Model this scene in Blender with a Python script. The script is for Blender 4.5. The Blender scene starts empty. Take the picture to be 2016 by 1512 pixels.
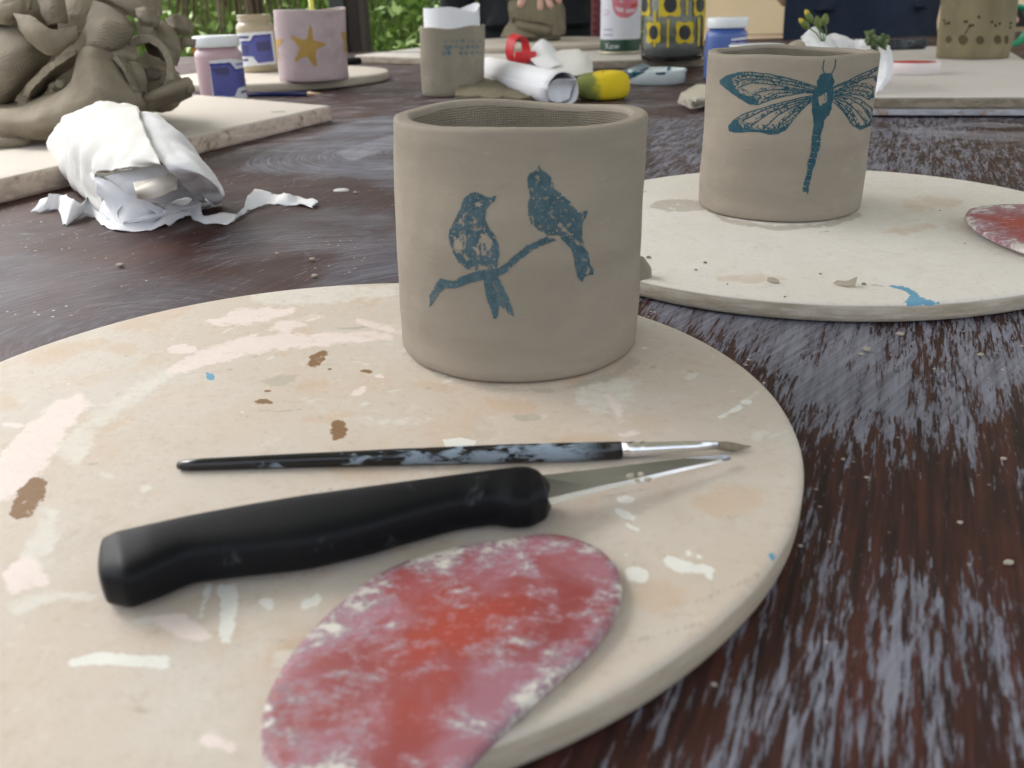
import bpy, bmesh, math, random
import numpy as np
from mathutils import Vector, Matrix, noise
from mathutils.bvhtree import BVHTree
random.seed(4); RNG = np.random.default_rng(4)
V = Vector; PI = math.pi
S = bpy.context.scene

# ------------------------------------------------------------------ camera, sky, sun, exposure
FPX = 1720.0; PITCH = math.radians(23.9); ROLL = math.radians(-1.6); CAMH = 0.131
cd = bpy.data.cameras.new('camera'); cam = bpy.data.objects.new('camera', cd); S.collection.objects.link(cam)
cam.matrix_world = Matrix.Translation((0, 0, CAMH)) @ Matrix.Rotation(PI/2 - PITCH, 4, 'X') @ Matrix.Rotation(ROLL, 4, 'Z')
cd.sensor_width = 36; cd.lens = 36*FPX/2016; cd.clip_start = 0.01; cd.clip_end = 500
cd.dof.use_dof = True; cd.dof.focus_distance = 0.40; cd.dof.aperture_fstop = 19.0
S.camera = cam
SUN_EL = math.radians(52); SUN_AZ = math.radians(-48)      # azimuth measured from +Y (away from the camera) towards +X
w = bpy.data.worlds.new('World'); S.world = w; w.use_nodes = True
wn = w.node_tree; bg = wn.nodes['Background']
sky = wn.nodes.new('ShaderNodeTexSky'); sky.sky_type = 'NISHITA'; sky.sun_disc = False
sky.sun_elevation = SUN_EL; sky.sun_rotation = SUN_AZ; sky.air_density = 1.0; sky.dust_density = 4.0; sky.ozone_density = 1.0
hs = wn.nodes.new('ShaderNodeHueSaturation'); hs.inputs['Saturation'].default_value = 0.30
wn.links.new(sky.outputs[0], hs.inputs['Color']); wn.links.new(hs.outputs[0], bg.inputs['Color'])
bg.inputs['Strength'].default_value = 0.15
sl = bpy.data.lights.new('sun', 'SUN'); sl.energy = 1.5; sl.angle = math.radians(30); sl.color = (1.0, 0.97, 0.93)
sun = bpy.data.objects.new('sun', sl); S.collection.objects.link(sun)
sd = V((math.sin(SUN_AZ)*math.cos(SUN_EL), math.cos(SUN_AZ)*math.cos(SUN_EL), math.sin(SUN_EL)))
sun.rotation_euler = sd.to_track_quat('Z', 'Y').to_euler(); sun.location = (0, 3, 6)
S.view_settings.view_transform = 'Standard'; S.view_settings.look = 'None'; S.view_settings.gamma = 1
S.view_settings.exposure = 1.63
S.render.engine = 'CYCLES'; S.cycles.use_denoising = True; S.cycles.max_bounces = 6
S.cycles.use_adaptive_sampling = True; S.cycles.adaptive_threshold = 0.02

# ------------------------------------------------------------------ pixels of the photograph -> directions -> points
def ray(px, py):
    x = (px-1008)/FPX; y = -(py-756)/FPX; c, s = math.cos(ROLL), math.sin(ROLL)
    x, y = c*x - s*y, s*x + c*y
    return V((x, math.cos(PITCH)+y*math.sin(PITCH), y*math.cos(PITCH)-math.sin(PITCH)))
def at(px, py, z=0.0):
    d = ray(px, py); t = (z-CAMH)/d.z; return V((d.x*t, d.y*t, z))
def aty(px, py, Y):
    d = ray(px, py); t = Y/d.y; return V((d.x*t, Y, CAMH+d.z*t))
def topx(x, y, z):
    """world arrays -> pixel arrays"""
    dz = z-CAMH; f = y*math.cos(PITCH)-dz*math.sin(PITCH); u = y*math.sin(PITCH)+dz*math.cos(PITCH)
    a = x/f; b = u/f; c, s = math.cos(ROLL), math.sin(ROLL)
    return 1008+FPX*(c*a+s*b), 756-FPX*(-s*a+c*b)

# ------------------------------------------------------------------ objects
C = S.collection
def mesh_obj(name, verts, faces, mat, parent=None, origin=None, smooth=True, mats=None, fmat=None):
    o0 = V(origin) if origin is not None else (V(parent['_o']) if parent is not None and '_o' in parent else V((0, 0, 0)))
    me = bpy.data.meshes.new(name)
    a = np.asarray([tuple(v) for v in verts] if not isinstance(verts, np.ndarray) else verts, dtype=float)
    a = a - np.array(o0)
    me.from_pydata(a.tolist(), [], [tuple(f) for f in faces]); me.update()
    if smooth: me.shade_smooth()
    for mm in (mats or [mat]): me.materials.append(mm)
    if fmat is not None:
        me.polygons.foreach_set('material_index', np.asarray(fmat, dtype=np.int32))
    o = bpy.data.objects.new(name, me); C.objects.link(o)
    if parent is not None: o.parent = parent
    else: o.location = o0
    o['_o'] = tuple(o0)
    return o
def thing(name, label, cat, origin, group=None):
    o = bpy.data.objects.new(name, None); C.objects.link(o); o.location = origin; o.empty_display_size = .01
    o['_o'] = tuple(origin); tag(o, label, cat, group); return o
def tag(o, label, cat, group=None):
    o['label'] = label; o['category'] = cat
    if group: o['group'] = group
    return o
def wpos(o, v): return V(o['_o'])+v
def mod(o, typ, **kw):
    m_ = o.modifiers.new(typ.lower(), typ)
    for k, v in kw.items(): setattr(m_, k, v)
    return m_

# ------------------------------------------------------------------ material helpers
class NT:
    def __init__(s, name):
        s.mat = bpy.data.materials.new(name); s.mat.use_nodes = True; s.t = s.mat.node_tree
        s.b = s.t.nodes['Principled BSDF']; s.out = s.t.nodes['Material Output']
    def n(s, typ, ins=None, **props):
        k = s.t.nodes.new('ShaderNode'+typ)
        for p, v in props.items(): setattr(k, p, v)
        for i, v in (ins or {}).items(): s.set(k.inputs[i], v)
        return k
    def set(s, inp, v):
        if isinstance(v, bpy.types.NodeSocket): s.t.links.new(v, inp)
        else:
            if inp.type == 'RGBA' and len(v) == 3: v = (*v, 1)
            inp.default_value = v
    def m(s, op, a, b=0.0, c=0.0):
        return s.n('Math', {0: a, 1: b, 2: c}, operation=op).outputs[0]
    def mix(s, f, a, b, blend='MIX'):
        k = s.n('Mix', data_type='RGBA', blend_type=blend)
        s.set(k.inputs[0], f); s.set(k.inputs[6], a); s.set(k.inputs[7], b); return k.outputs[2]
    def ss(s, x, lo, hi, a=0.0, b=1.0):
        return s.n('MapRange', {0: x, 1: lo, 2: hi, 3: a, 4: b}, interpolation_type='SMOOTHSTEP').outputs[0]
    def noise(s, vec, scale, detail=4, rough=.55, dist=0.0, out='Fac'):
        k = s.n('TexNoise', {'Scale': scale, 'Detail': detail, 'Roughness': rough, 'Distortion': dist}); s.set(k.inputs['Vector'], vec)
        return k.outputs[out]
    def obj(s): return s.n('TexCoord').outputs['Object']
    def map(s, vec, loc=(0, 0, 0), rot=(0, 0, 0), scale=(1, 1, 1)):
        return s.n('Mapping', {0: vec, 1: loc, 2: rot, 3: scale}).outputs[0]
    def bump(s, h, dist, strength=1.0, normal=None):
        k = s.n('Bump', {'Strength': strength, 'Distance': dist, 'Height': h})
        if normal is not None: s.set(k.inputs['Normal'], normal)
        return k.outputs[0]
    def attr(s, name): return s.n('Attribute', attribute_name=name).outputs['Fac']
    def fin(s, color=None, rough=None, normal=None, **kw):
        if color is not None: s.set(s.b.inputs['Base Color'], color)
        if rough is not None: s.set(s.b.inputs['Roughness'], rough)
        if normal is not None: s.set(s.b.inputs['Normal'], normal)
        for k, v in kw.items(): s.set(s.b.inputs[k.replace('_', ' ')], v)
        return s.mat

def simple(name, col, rough=.6, var=.12, scale=40, bump=0.0, bscale=300, **kw):
    s = NT(name); v = s.obj(); f = s.noise(v, scale, 5, .6)
    c = s.mix(f, tuple(x*(1-var) for x in col), tuple(min(1, x*(1+var)) for x in col))
    nrm = s.bump(s.noise(v, bscale, 4, .6), bump) if bump else None
    return s.fin(c, rough, nrm, **kw)

def clay(name, col, bump=.0004, weave=False, dark=.80, drag=(1, 1, 1), wscale=850, cyl=0.0, mott=1.0):
    s = NT(name); v = s.obj()
    big = s.noise(s.map(v, scale=drag), 14, 4, .55, .4); fine = s.noise(v, 420, 4, .7)
    c = s.mix(s.ss(big, .3, .7), tuple(x*dark for x in col), tuple(x*1.08 for x in col))
    c = s.mix(s.m('MULTIPLY', s.ss(fine, .5, .8), .22), c, tuple(x*.62 for x in col))
    pale = s.noise(s.map(v, loc=(3, 1, 2)), 33, 5, .65)
    c = s.mix(s.m('MULTIPLY', s.ss(pale, .54, .72), .42*mott), c, tuple(min(1, x*1.3) for x in col))
    damp = s.noise(s.map(v, loc=(7, 3, 5), scale=(drag[0]*.7, drag[1]*.7, drag[2]*1.6)), 20, 5, .6, .8)
    c = s.mix(s.m('MULTIPLY', s.ss(damp, .54, .72), .45*mott), c, tuple(x*.70 for x in col))
    scr_ = s.noise(s.map(v, loc=(1, 8, 3), scale=(1, 1, 8)), 90, 4, .6); c = s.mix(s.m('MULTIPLY', s.ss(scr_, .66, .74), .4), c, tuple(min(1, x*1.4) for x in col))
    h = s.noise(v, 240, 5, .6)
    nrm = s.bump(h, bump)
    nrm = s.bump(s.noise(s.map(v, scale=drag), 45, 3, .5), bump*4, .5, nrm)
    if weave == 'uv':
        hw = s.m('MULTIPLY', s.m('SINE', s.m('MULTIPLY', s.attr('wu'), 2*PI/.0029)), s.m('SINE', s.m('MULTIPLY', s.attr('wv'), 2*PI/.0029)))
        nrm = s.bump(hw, .0005, .9, nrm); c = s.mix(s.m('MULTIPLY', s.ss(hw, -.1, -.8), .35), c, tuple(x*.55 for x in col))
    elif weave:
        wv_ = v
        if cyl:
            x_ = s.n('SeparateXYZ', {0: v}); wv_ = s.n('CombineXYZ', {0: s.m('MULTIPLY', s.m('ARCTAN2', x_.outputs[1], x_.outputs[0]), cyl), 1: s.m('MULTIPLY', x_.outputs[2], 1.3), 2: 0.0}).outputs[0]
        w_ = s.n('TexVoronoi', {'Vector': wv_, 'Scale': wscale, 'Randomness': .15}).outputs['Distance']
        nrm = s.bump(s.ss(w_, .12, .5), .0006, .8, nrm)
        c = s.mix(s.m('MULTIPLY', s.ss(w_, .30, .05), .12), c, tuple(x*.5 for x in col))
    return s.fin(c, .78, nrm, Specular_IOR_Level=.25)

CL = (.345, .290, .215)
M = {}
M['clay'] = clay('clay_smooth', (.300, .258, .203), .00018, dark=.86, drag=(.6, .6, 2.6), mott=.6)
M['clay_weave'] = clay('clay_weave', (.27, .232, .172), .0003, True, cyl=.042)
M['clay_heap'] = clay('clay_heap', (.262, .220, .158), .0007, dark=.68)
M['clay_heap_weave'] = clay('clay_heap_weave', (.25, .21, .152), .0003, 'uv', .76)
M['clay_cut'] = clay('clay_cut_edge', (.345, .295, .215), .0015, dark=.7)
M['clay_dry'] = clay('clay_dry', (.42, .37, .29), .0004)
M['clay_green'] = clay('clay_olive', (.245, .205, .120), .0004, dark=.7, drag=(1, 1, .4))
M['clay_wrap'] = clay('clay_wrapped', (.215, .185, .125), .0006, dark=.7)

# ------------------------------------------------------------------ shape helpers
def lathe(profile, cx, cy, seg=64, sx=1.0, sy=1.0, close_bottom=True, close_top=False, wob=None):
    vs, fs = [], []
    for k, (r, z) in enumerate(profile):
        for i in range(seg):
            a = 2*PI*i/seg; rr, zz = (r, z) if wob is None else wob(a, r, z, k)
            vs.append((cx+rr*sx*math.cos(a), cy+rr*sy*math.sin(a), zz))
    n = len(profile)
    for k in range(n-1):
        for i in range(seg):
            j = (i+1) % seg
            fs.append((k*seg+i, k*seg+j, (k+1)*seg+j, (k+1)*seg+i))
    if close_bottom: fs.append(tuple(range(seg-1, -1, -1)))
    if close_top: fs.append(tuple((n-1)*seg+i for i in range(seg)))
    return vs, fs
def tube(pts, rad, seg=10, caps=True, flat=1.0):
    """swept tube; rad is a number or a list; flat squashes the second section axis"""
    pts = [V(p) for p in pts]; n = len(pts); rad = rad if isinstance(rad, (list, tuple)) else [rad]*n
    vs, fs = [], []; up = V((0, 0, 1))
    t0 = (pts[1]-pts[0]).normalized(); ref = up if abs(t0.z) < .9 else V((1, 0, 0))
    n1 = t0.cross(ref).normalized()
    for i, p in enumerate(pts):
        t = (pts[min(i+1, n-1)]-pts[max(i-1, 0)]).normalized()
        n1 = (n1-t*n1.dot(t)).normalized(); n2 = t.cross(n1)
        for k in range(seg):
            a = 2*PI*k/seg; vs.append(p+n1*math.cos(a)*rad[i]+n2*math.sin(a)*rad[i]*flat)
    for i in range(n-1):
        for k in range(seg):
            j = (k+1) % seg; fs.append((i*seg+k, i*seg+j, (i+1)*seg+j, (i+1)*seg+k))
    if caps: fs.append(tuple(range(seg-1, -1, -1))); fs.append(tuple((n-1)*seg+k for k in range(seg)))
    return vs, fs
def crm(P, n):
    """Catmull-Rom through points P, n samples per span"""
    P = [V(p) for p in P]; out = []
    for i in range(len(P)-1):
        a = P[max(i-1, 0)] if i else P[0]*2-P[1]; b = P[i]; c = P[i+1]; d = P[i+2] if i+2 < len(P) else P[-1]*2-P[-2]
        for k in range(n):
            t = k/n; out.append(.5*((2*b)+(c-a)*t+(2*a-5*b+4*c-d)*t*t+(3*b-a-3*c+d)*t**3))
    out.append(P[-1]); return out
def grid_faces(nr, nc, wrap=False):
    fs = []
    for i in range(nr-1):
        for j in range(nc if wrap else nc-1):
            k = (j+1) % nc; fs.append((i*nc+j, i*nc+k, (i+1)*nc+k, (i+1)*nc+j))
    return fs
def patch(rows, nu=8, nv=8):
    """smooth surface through a grid of control points"""
    R = [crm(r, nu) for r in rows]; cols = list(zip(*R)); G = [crm(c, nv) for c in cols]
    nr, nc = len(G[0]), len(G); vs = [G[j][i] for i in range(nr) for j in range(nc)]
    return vs, nr, nc
def fbm(p, s, o=4): return noise.fractal(V(p)*s, 1.0, 2.0, o)
def slab(name, rows, th, mat, amp=.0012, freq=55, ragged=.0, parent=None, origin=None, nu=9, nv=9, crease=0.0, sharp=38, chip=0.0, edge=None):
    """clay or paper sheet of real thickness th through control points, with rounded uneven edges"""
    vs, nr, nc = patch(rows, nu, nv); vs = [V(v) for v in vs]
    P = np.array([tuple(v) for v in vs]).reshape(nr, nc, 3)
    du = np.gradient(P, axis=1); dv = np.gradient(P, axis=0); nn = np.cross(du, dv); nn /= np.linalg.norm(nn, axis=2, keepdims=True)+1e-12
    for i in range(nr):
        for j in range(nc):
            f = fbm(P[i, j], freq)*amp+fbm(P[i, j], freq*3.7, 3)*amp*.35
            if crease: f += crease*(.5-abs(noise.noise(V(P[i, j])*freq*.8+V((7, 1, 3)))*2.2)-.6*abs(noise.noise(V(P[i, j])*freq*1.9)))
            P[i, j] += nn[i, j]*f
            if ragged and (i in (0, nr-1) or j in (0, nc-1)):
                di = (dv if i in (0, nr-1) else du)[i, j]; P[i, j] += di*ragged*(fbm(P[i, j], 55, 4)+.35*fbm(P[i, j], 260, 2))
    e = np.ones((nr, nc)); 
    e[0, :] = e[-1, :] = .92; e[:, 0] = e[:, -1] = .92
    if chip:
        for i in range(nr):
            for j in range(nc):
                dd__ = min(i, nr-1-i, j, nc-1-j)
                if dd__ < 3: e[i, j] *= 1+chip*(fbm(P[i, j], 120, 3)-(.25 if dd__ == 0 else 0))
    top = P+nn*(th/2*e[..., None]); bot = P-nn*(th/2*e[..., None])
    A = np.concatenate([top.reshape(-1, 3), bot.reshape(-1, 3)]); N = nr*nc
    fs = grid_faces(nr, nc); fs += [tuple(reversed([k+N for k in f])) for f in grid_faces(nr, nc)]
    ring = [j for j in range(nc)]+[i*nc+nc-1 for i in range(1, nr)]+[(nr-1)*nc+j for j in range(nc-2, -1, -1)]+[i*nc for i in range(nr-2, 0, -1)]
    for a, b in zip(ring, ring[1:]+ring[:1]): fs.append((a, a+N, b+N, b))
    o = mesh_obj(name, A, fs, mat, parent, origin, mats=[mat, edge] if edge else None, fmat=[0]*(len(fs)-len(ring))+[1]*len(ring) if edge else None)
    if sharp: o.data.set_sharp_from_angle(angle=math.radians(sharp))
    lu = np.cumsum(np.linalg.norm(np.diff(P, axis=1, prepend=P[:, :1]), axis=2), axis=1); lv = np.cumsum(np.linalg.norm(np.diff(P, axis=0, prepend=P[:1]), axis=2), axis=0)
    for nm_, ar in (('wu', lu), ('wv', lv)):
        at_ = o.data.attributes.new(nm_, 'FLOAT', 'POINT'); at_.data.foreach_set('value', np.tile(ar.ravel(), 2).astype(np.float32))
    return o
def box_geo(c, sx, sy, sz, rz=0.0, bev=.0):
    c = V(c); bm = bmesh.new(); bmesh.ops.create_cube(bm, size=1)
    for v in bm.verts: v.co = V((v.co.x*sx, v.co.y*sy, v.co.z*sz))
    if bev: bmesh.ops.bevel(bm, geom=list(bm.edges), offset=bev, segments=2, affect='EDGES', profile=.5)
    R = Matrix.Rotation(rz, 3, 'Z')
    for v in bm.verts: v.co = R @ v.co + c
    vs = [v.co.copy() for v in bm.verts]; bm.verts.index_update(); fs = [[v.index for v in f.verts] for f in bm.faces]; bm.free(); return vs, fs
def join(*geos):
    vs, fs = [], []
    for a, b in geos:
        k = len(vs); vs += list(a); fs += [tuple(i+k for i in f) for f in b]
    return vs, fs
def prism(poly, z0, z1, nsub=1):
    n = len(poly); vs = [(p[0], p[1], z0) for p in poly]+[(p[0], p[1], z1) for p in poly]
    fs = [tuple(range(n-1, -1, -1)), tuple(range(n, 2*n))]+[(i, (i+1) % n, n+(i+1) % n, n+i) for i in range(n)]
    return vs, fs

# ------------------------------------------------------------------ flat prints: pixel outlines -> cells laid on a surface
def inside(px, py, poly):
    poly = np.asarray(poly, float); r = np.zeros(px.shape, bool); n = len(poly); j = n-1
    for i in range(n):
        xi, yi = poly[i]; xj, yj = poly[j]
        if yi != yj:
            c = ((yi > py) != (yj > py)) & (px < (xj-xi)*(py-yi)/(yj-yi)+xi); r ^= c
        j = i
    return r
def near_line(px, py, pts, wd):
    r = np.zeros(px.shape, bool); pts = np.asarray(pts, float)
    for a, b in zip(pts[:-1], pts[1:]):
        d = b-a; L = (d**2).sum()+1e-9; t = np.clip(((px-a[0])*d[0]+(py-a[1])*d[1])/L, 0, 1)
        r |= np.hypot(px-a[0]-t*d[0], py-a[1]-t*d[1]) < wd/2
    return r
def wobn(px, py, sc, seed=0):
    """cheap smooth value noise on pixel arrays, about -1..1"""
    rg = np.random.default_rng(seed); out = np.zeros(px.shape)
    for o in range(3):
        k = sc/(2**o); gx = px/k; gy = py/k; ix = np.floor(gx).astype(int); iy = np.floor(gy).astype(int); fx = gx-ix; fy = gy-iy
        T = rg.uniform(-1, 1, (257, 257)); fx = fx*fx*(3-2*fx); fy = fy*fy*(3-2*fy)
        g = lambda a, b: T[a % 257, b % 257]
        out += ((g(ix, iy)*(1-fx)+g(ix+1, iy)*fx)*(1-fy)+(g(ix, iy+1)*(1-fx)+g(ix+1, iy+1)*fx)*fy)/(1.6**o)
    return out/1.7
def bvh(objs):
    vs, fs = [], []
    for o in objs:
        o0 = V(o.parent['_o']) if o.parent else V(o['_o']); k = len(vs)
        vs += [v.co+o0 for v in o.data.vertices]; fs += [[i+k for i in p.vertices] for p in o.data.polygons]
    return BVHTree.FromPolygons(vs, fs)
CAMP = V((0, 0, CAMH))
def decal(name, box, step, maskfn, tree, mat, parent, lift=.00015, blur=0):
    x0, y0, x1, y1 = box; nx = int((x1-x0)/step); ny = int((y1-y0)/step)
    cx, cy = np.meshgrid(x0+(np.arange(nx)+.5)*step, y0+(np.arange(ny)+.5)*step)
    mk = maskfn(cx, cy); ids = {}; vs = []; fs = []; cov = []
    if blur:
        a = np.pad(mk.astype(float), blur+1)
        for _ in range(blur):
            b = a.copy(); b[1:] += a[:-1]; b[:-1] += a[1:]; b[:, 1:] += a[:, :-1]; b[:, :-1] += a[:, 1:]; a = b/5
        mk = a[blur+1:-blur-1, blur+1:-blur-1]; cv = (a[:-1, :-1]+a[1:, :-1]+a[:-1, 1:]+a[1:, 1:])/4; mk = mk > .09
    def vid(i, j):
        k = (i, j)
        if k not in ids:
            h, nrm, _, _ = tree.ray_cast(CAMP, ray(x0+i*step, y0+j*step).normalized())
            if h is None: ids[k] = None
            else:
                if nrm.dot(h-CAMP) > 0: nrm = -nrm
                vs.append(h+nrm*lift); ids[k] = len(vs)-1
                if blur: cov.append(cv[j+blur, i+blur])
        return ids[k]
    for j, i in zip(*np.nonzero(mk)):
        q = [vid(i, j), vid(i, j+1), vid(i+1, j+1), vid(i+1, j)]
        if None in q: continue
        if max((vs[q[0]]-vs[q[2]]).length, (vs[q[1]]-vs[q[3]]).length) > .02: continue
        fs.append(q)
    o = mesh_obj(name, vs, fs, mat, parent)
    if blur and vs:
        at_ = o.data.attributes.new('cov', 'FLOAT', 'POINT'); at_.data.foreach_set('value', np.array(cov, dtype=np.float32))
    return o
def polys(ps, off=(0, 0), sc=1.0): return [[(off[0]+x/sc, off[1]+y/sc) for x, y in p] for p in ps]

# ================================================================== SETTING: ground, grass bank
TZ = -0.74                                            # lawn level below the table top
def ground_z(x, y):
    f = min(max((y-2.9)/2.2, 0), 1); f = f*f*(3-2*f)
    g = min(max((-.1-x)/1.2+.6, 0), 1)
    far = min(max((y-5)/10, 0), 1)
    return TZ+f*(.55+.35*g)+far*1.0+.05*noise.noise(V((x*.8, y*.8, 0)))
s = NT('lawn'); v = s.obj(); a = s.noise(v, 3, 5, .6); b = s.noise(v, 60, 4, .7)
M['lawn'] = s.fin(s.mix(b, s.mix(a, (.035, .075, .014), (.075, .13, .025)), (.10, .12, .035)), .9)
xs = [-60, -25, -12]+[-6+.3*i for i in range(41)]+[12, 25, 60]; ys = [-60, -20, -8]+[-3+.3*i for i in range(34)]+[9, 14, 25, 60]
gv = [(x, y, ground_z(x, y)) for y in ys for x in xs]
g = mesh_obj('ground', gv, grid_faces(len(ys), len(xs)), M['lawn']); g['kind'] = 'structure'
def blade_mat(name, c1, c2):
    s = NT(name); r = s.n('ObjectInfo').outputs['Random']; f = s.noise(s.obj(), 6, 3); k = s.noise(s.obj(), 90, 2)
    return s.fin(s.mix(s.m('ADD', s.m('MULTIPLY', f, .6), s.m('MULTIPLY', k, .4)), c1, c2), .6, Subsurface_Weight=0.0)
M['grass'] = blade_mat('grass', (.050, .13, .020), (.28, .38, .11))
M['hay'] = blade_mat('dry_grass', (.16, .14, .05), (.36, .31, .16))
M['leafy'] = blade_mat('hedge_leaf', (.035, .10, .014), (.17, .30, .05))
def blades(n, xr, yr, hr, wr, lean, seed):
    rg = random.Random(seed); vs, fs = [], []
    for _ in range(n):
        x = rg.uniform(*xr); y = rg.uniform(*yr); z = ground_z(x, y)-.02; h = rg.uniform(*hr); w_ = rg.uniform(*wr); a = rg.uniform(0, 2*PI); l = rg.uniform(0, lean)*h
        d = V((math.cos(a), math.sin(a), 0)); sdv = V((-d.y, d.x, 0))*w_; p = V((x, y, z)); k = len(vs)
        vs += [p-sdv, p+sdv, p+d*l*.3+V((0, 0, h*.55))+sdv*.8, p+d*l*.3+V((0, 0, h*.55))-sdv*.8, p+d*l+V((0, 0, h))]
        fs += [(k, k+1, k+2, k+3), (k+3, k+2, k+4)]
    return vs, fs
vs, fs = blades(26000, (-2.6, 1.2), (2.75, 6.0), (.10, .34), (.003, .008), 1.6, 1)
o = tag(mesh_obj('grass', vs, fs, M['grass']), 'long green grass growing on the bank behind the table', 'grass'); o['kind'] = 'stuff'
vs, fs = blades(2600, (-2.6, 1.2), (2.9, 6.0), (.2, .5), (.002, .004), 1.0, 2)
o = tag(mesh_obj('dry_grass', vs, fs, M['hay']), 'pale dry grass stalks scattered through the green bank', 'grass'); o['kind'] = 'stuff'
def weeds(n, seed):
    rg = random.Random(seed); vs, fs = [], []
    for _ in range(n):
        x = rg.uniform(-2.6, 1.2); y = rg.uniform(2.72, 5.2); p = V((x, y, ground_z(x, y)+rg.uniform(.02, .34))); d = V((rg.gauss(0, 1), rg.gauss(0, 1)-.5, rg.gauss(0, .6)+.3)).normalized(); e_ = d.cross(V((rg.gauss(0, 1), rg.gauss(0, 1), rg.gauss(0, 1)))).normalized(); L_ = rg.uniform(.012, .034); k = len(vs)
        vs += [p, p+d*L_*.8+e_*L_*.42, p+d*L_*2.1, p+d*L_*.8-e_*L_*.42]; fs.append((k, k+1, k+2, k+3))
    return vs, fs
M['weed'] = blade_mat('weed_leaf', (.07, .17, .025), (.36, .47, .14))
o = tag(mesh_obj('weed_leaves', *weeds(15000, 77), M['weed']), 'small leafy weeds mixed into the grass bank', 'weeds'); o['kind'] = 'stuff'
# leafy hedge closing the view above the bank
def hedge(name, label, x0, x1, y, h, n, seed):
    rg = random.Random(seed); z0 = ground_z((x0+x1)/2, y)
    t = thing(name, label, 'hedge', ((x0+x1)/2, y, z0-.05), 'hedge shrubs behind the bank')
    vs, fs = [], []
    for _ in range(n):
        while True:
            u, v_, w_ = rg.uniform(-1, 1), rg.uniform(-1, 1), rg.uniform(0, 1)
            if u*u+v_*v_+(w_*1.0)**4 < 1.05: break
        p = V(((x0+x1)/2+u*(x1-x0)/2, y+v_*.6, z0+w_*h)); p += V((fbm(p, 2), fbm(p+V((9, 0, 0)), 2), 0))*.15
        d = V((rg.gauss(0, 1), rg.gauss(0, 1)-.4, rg.gauss(0, .7)+.3)).normalized(); q = d.cross(V((rg.gauss(0, 1), rg.gauss(0, 1), rg.gauss(0, 1)))).normalized()
        L = rg.uniform(.025, .055); k = len(vs); vs += [p, p+d*L+q*L*.45, p+d*L*2, p+d*L-q*L*.45]; fs.append((k, k+1, k+2, k+3))
    mesh_obj('foliage', vs, fs, M['leafy'], t)
    vs, fs = [], []
    for i in range(7):
        x = x0+(x1-x0)*(i+.5)/7; g_ = tube([(x, y, z0-.1), (x+.05, y, z0+h*.4), (x-.05+.1*(i % 2), y+.05, z0+h*.8)], [.03, .02, .008], 6); vs, fs = join((vs, fs), g_)
    mesh_obj('stem', vs, fs, M['bark'], t)
M['bark'] = simple('bark', (.09, .065, .045), .9, .4, 30)
hedge('hedge_shrub', 'dense green shrub beyond the grass, left of the dark post', -3.4, -1.5, 6.3, 2.2, 9000, 11)
hedge('hedge_shrub', 'dense green shrub beyond the grass, right of the dark post', -1.5, .5, 6.5, 2.3, 9000, 12)
hedge('hedge_shrub', 'dense green shrub behind the person in black', .5, 2.6, 6.3, 2.2, 6000, 13)

# ================================================================== TABLE
GR = math.radians(-24)                                # grain runs away from the camera and to the right
s = NT('painted_table'); v = s.obj()
gv_ = s.map(v, rot=(0, 0, -GR))                       # x across, y along the grain
g1 = s.noise(s.map(gv_, scale=(520, 22, 1)), 1.0, 6, .62, .25)
g2 = s.noise(s.map(gv_, scale=(1500, 90, 1)), 1.0, 4, .6)
patchy = s.noise(v, 9, 5, .6, .6)
wood = s.mix(s.ss(g1, .30, .72), (.014, .008, .0075), (.066, .021, .015))
wood = s.mix(s.m('MULTIPLY', s.ss(patchy, .48, .75), .55), wood, (.085, .030, .016))
wood = s.mix(s.m('MULTIPLY', s.ss(g2, .55, .78), .5), wood, (.010, .006, .006))
SL1, SL2 = (.105, .108, .138), (.255, .268, .325)
# worn slip held in the grain (attribute worn says how much of it is left)
worn = s.attr('worn')
w1 = s.noise(s.map(gv_, loc=(.3, .7, 0), scale=(900, 84, 1)), 1.0, 5, .70, .12)
w2 = s.noise(s.map(gv_, loc=(5.3, .7, 0), scale=(260, 22, 1)), 1.0, 6, .70, .25)
wv = s.m('ADD', s.m('MULTIPLY', w1, .50), s.m('ADD', s.m('MULTIPLY', w2, .42), s.m('MULTIPLY', s.noise(v, 15, 4, .6, .5), .18)))
scr = s.noise(s.map(s.map(v, rot=(0, 0, .75)), scale=(700, 12, 1)), 1.0, 3, .5)
wmask = s.ss(s.m('ADD', wv, s.m('MULTIPLY', worn, .205)), .618, .675)
slc = s.mix(s.ss(s.m('ADD', s.m('MULTIPLY', scr, .4), s.m('MULTIPLY', w2, .6)), .35, .65), SL1, SL2)
col = s.mix(s.m('MULTIPLY', wmask, .80), wood, slc)
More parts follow.
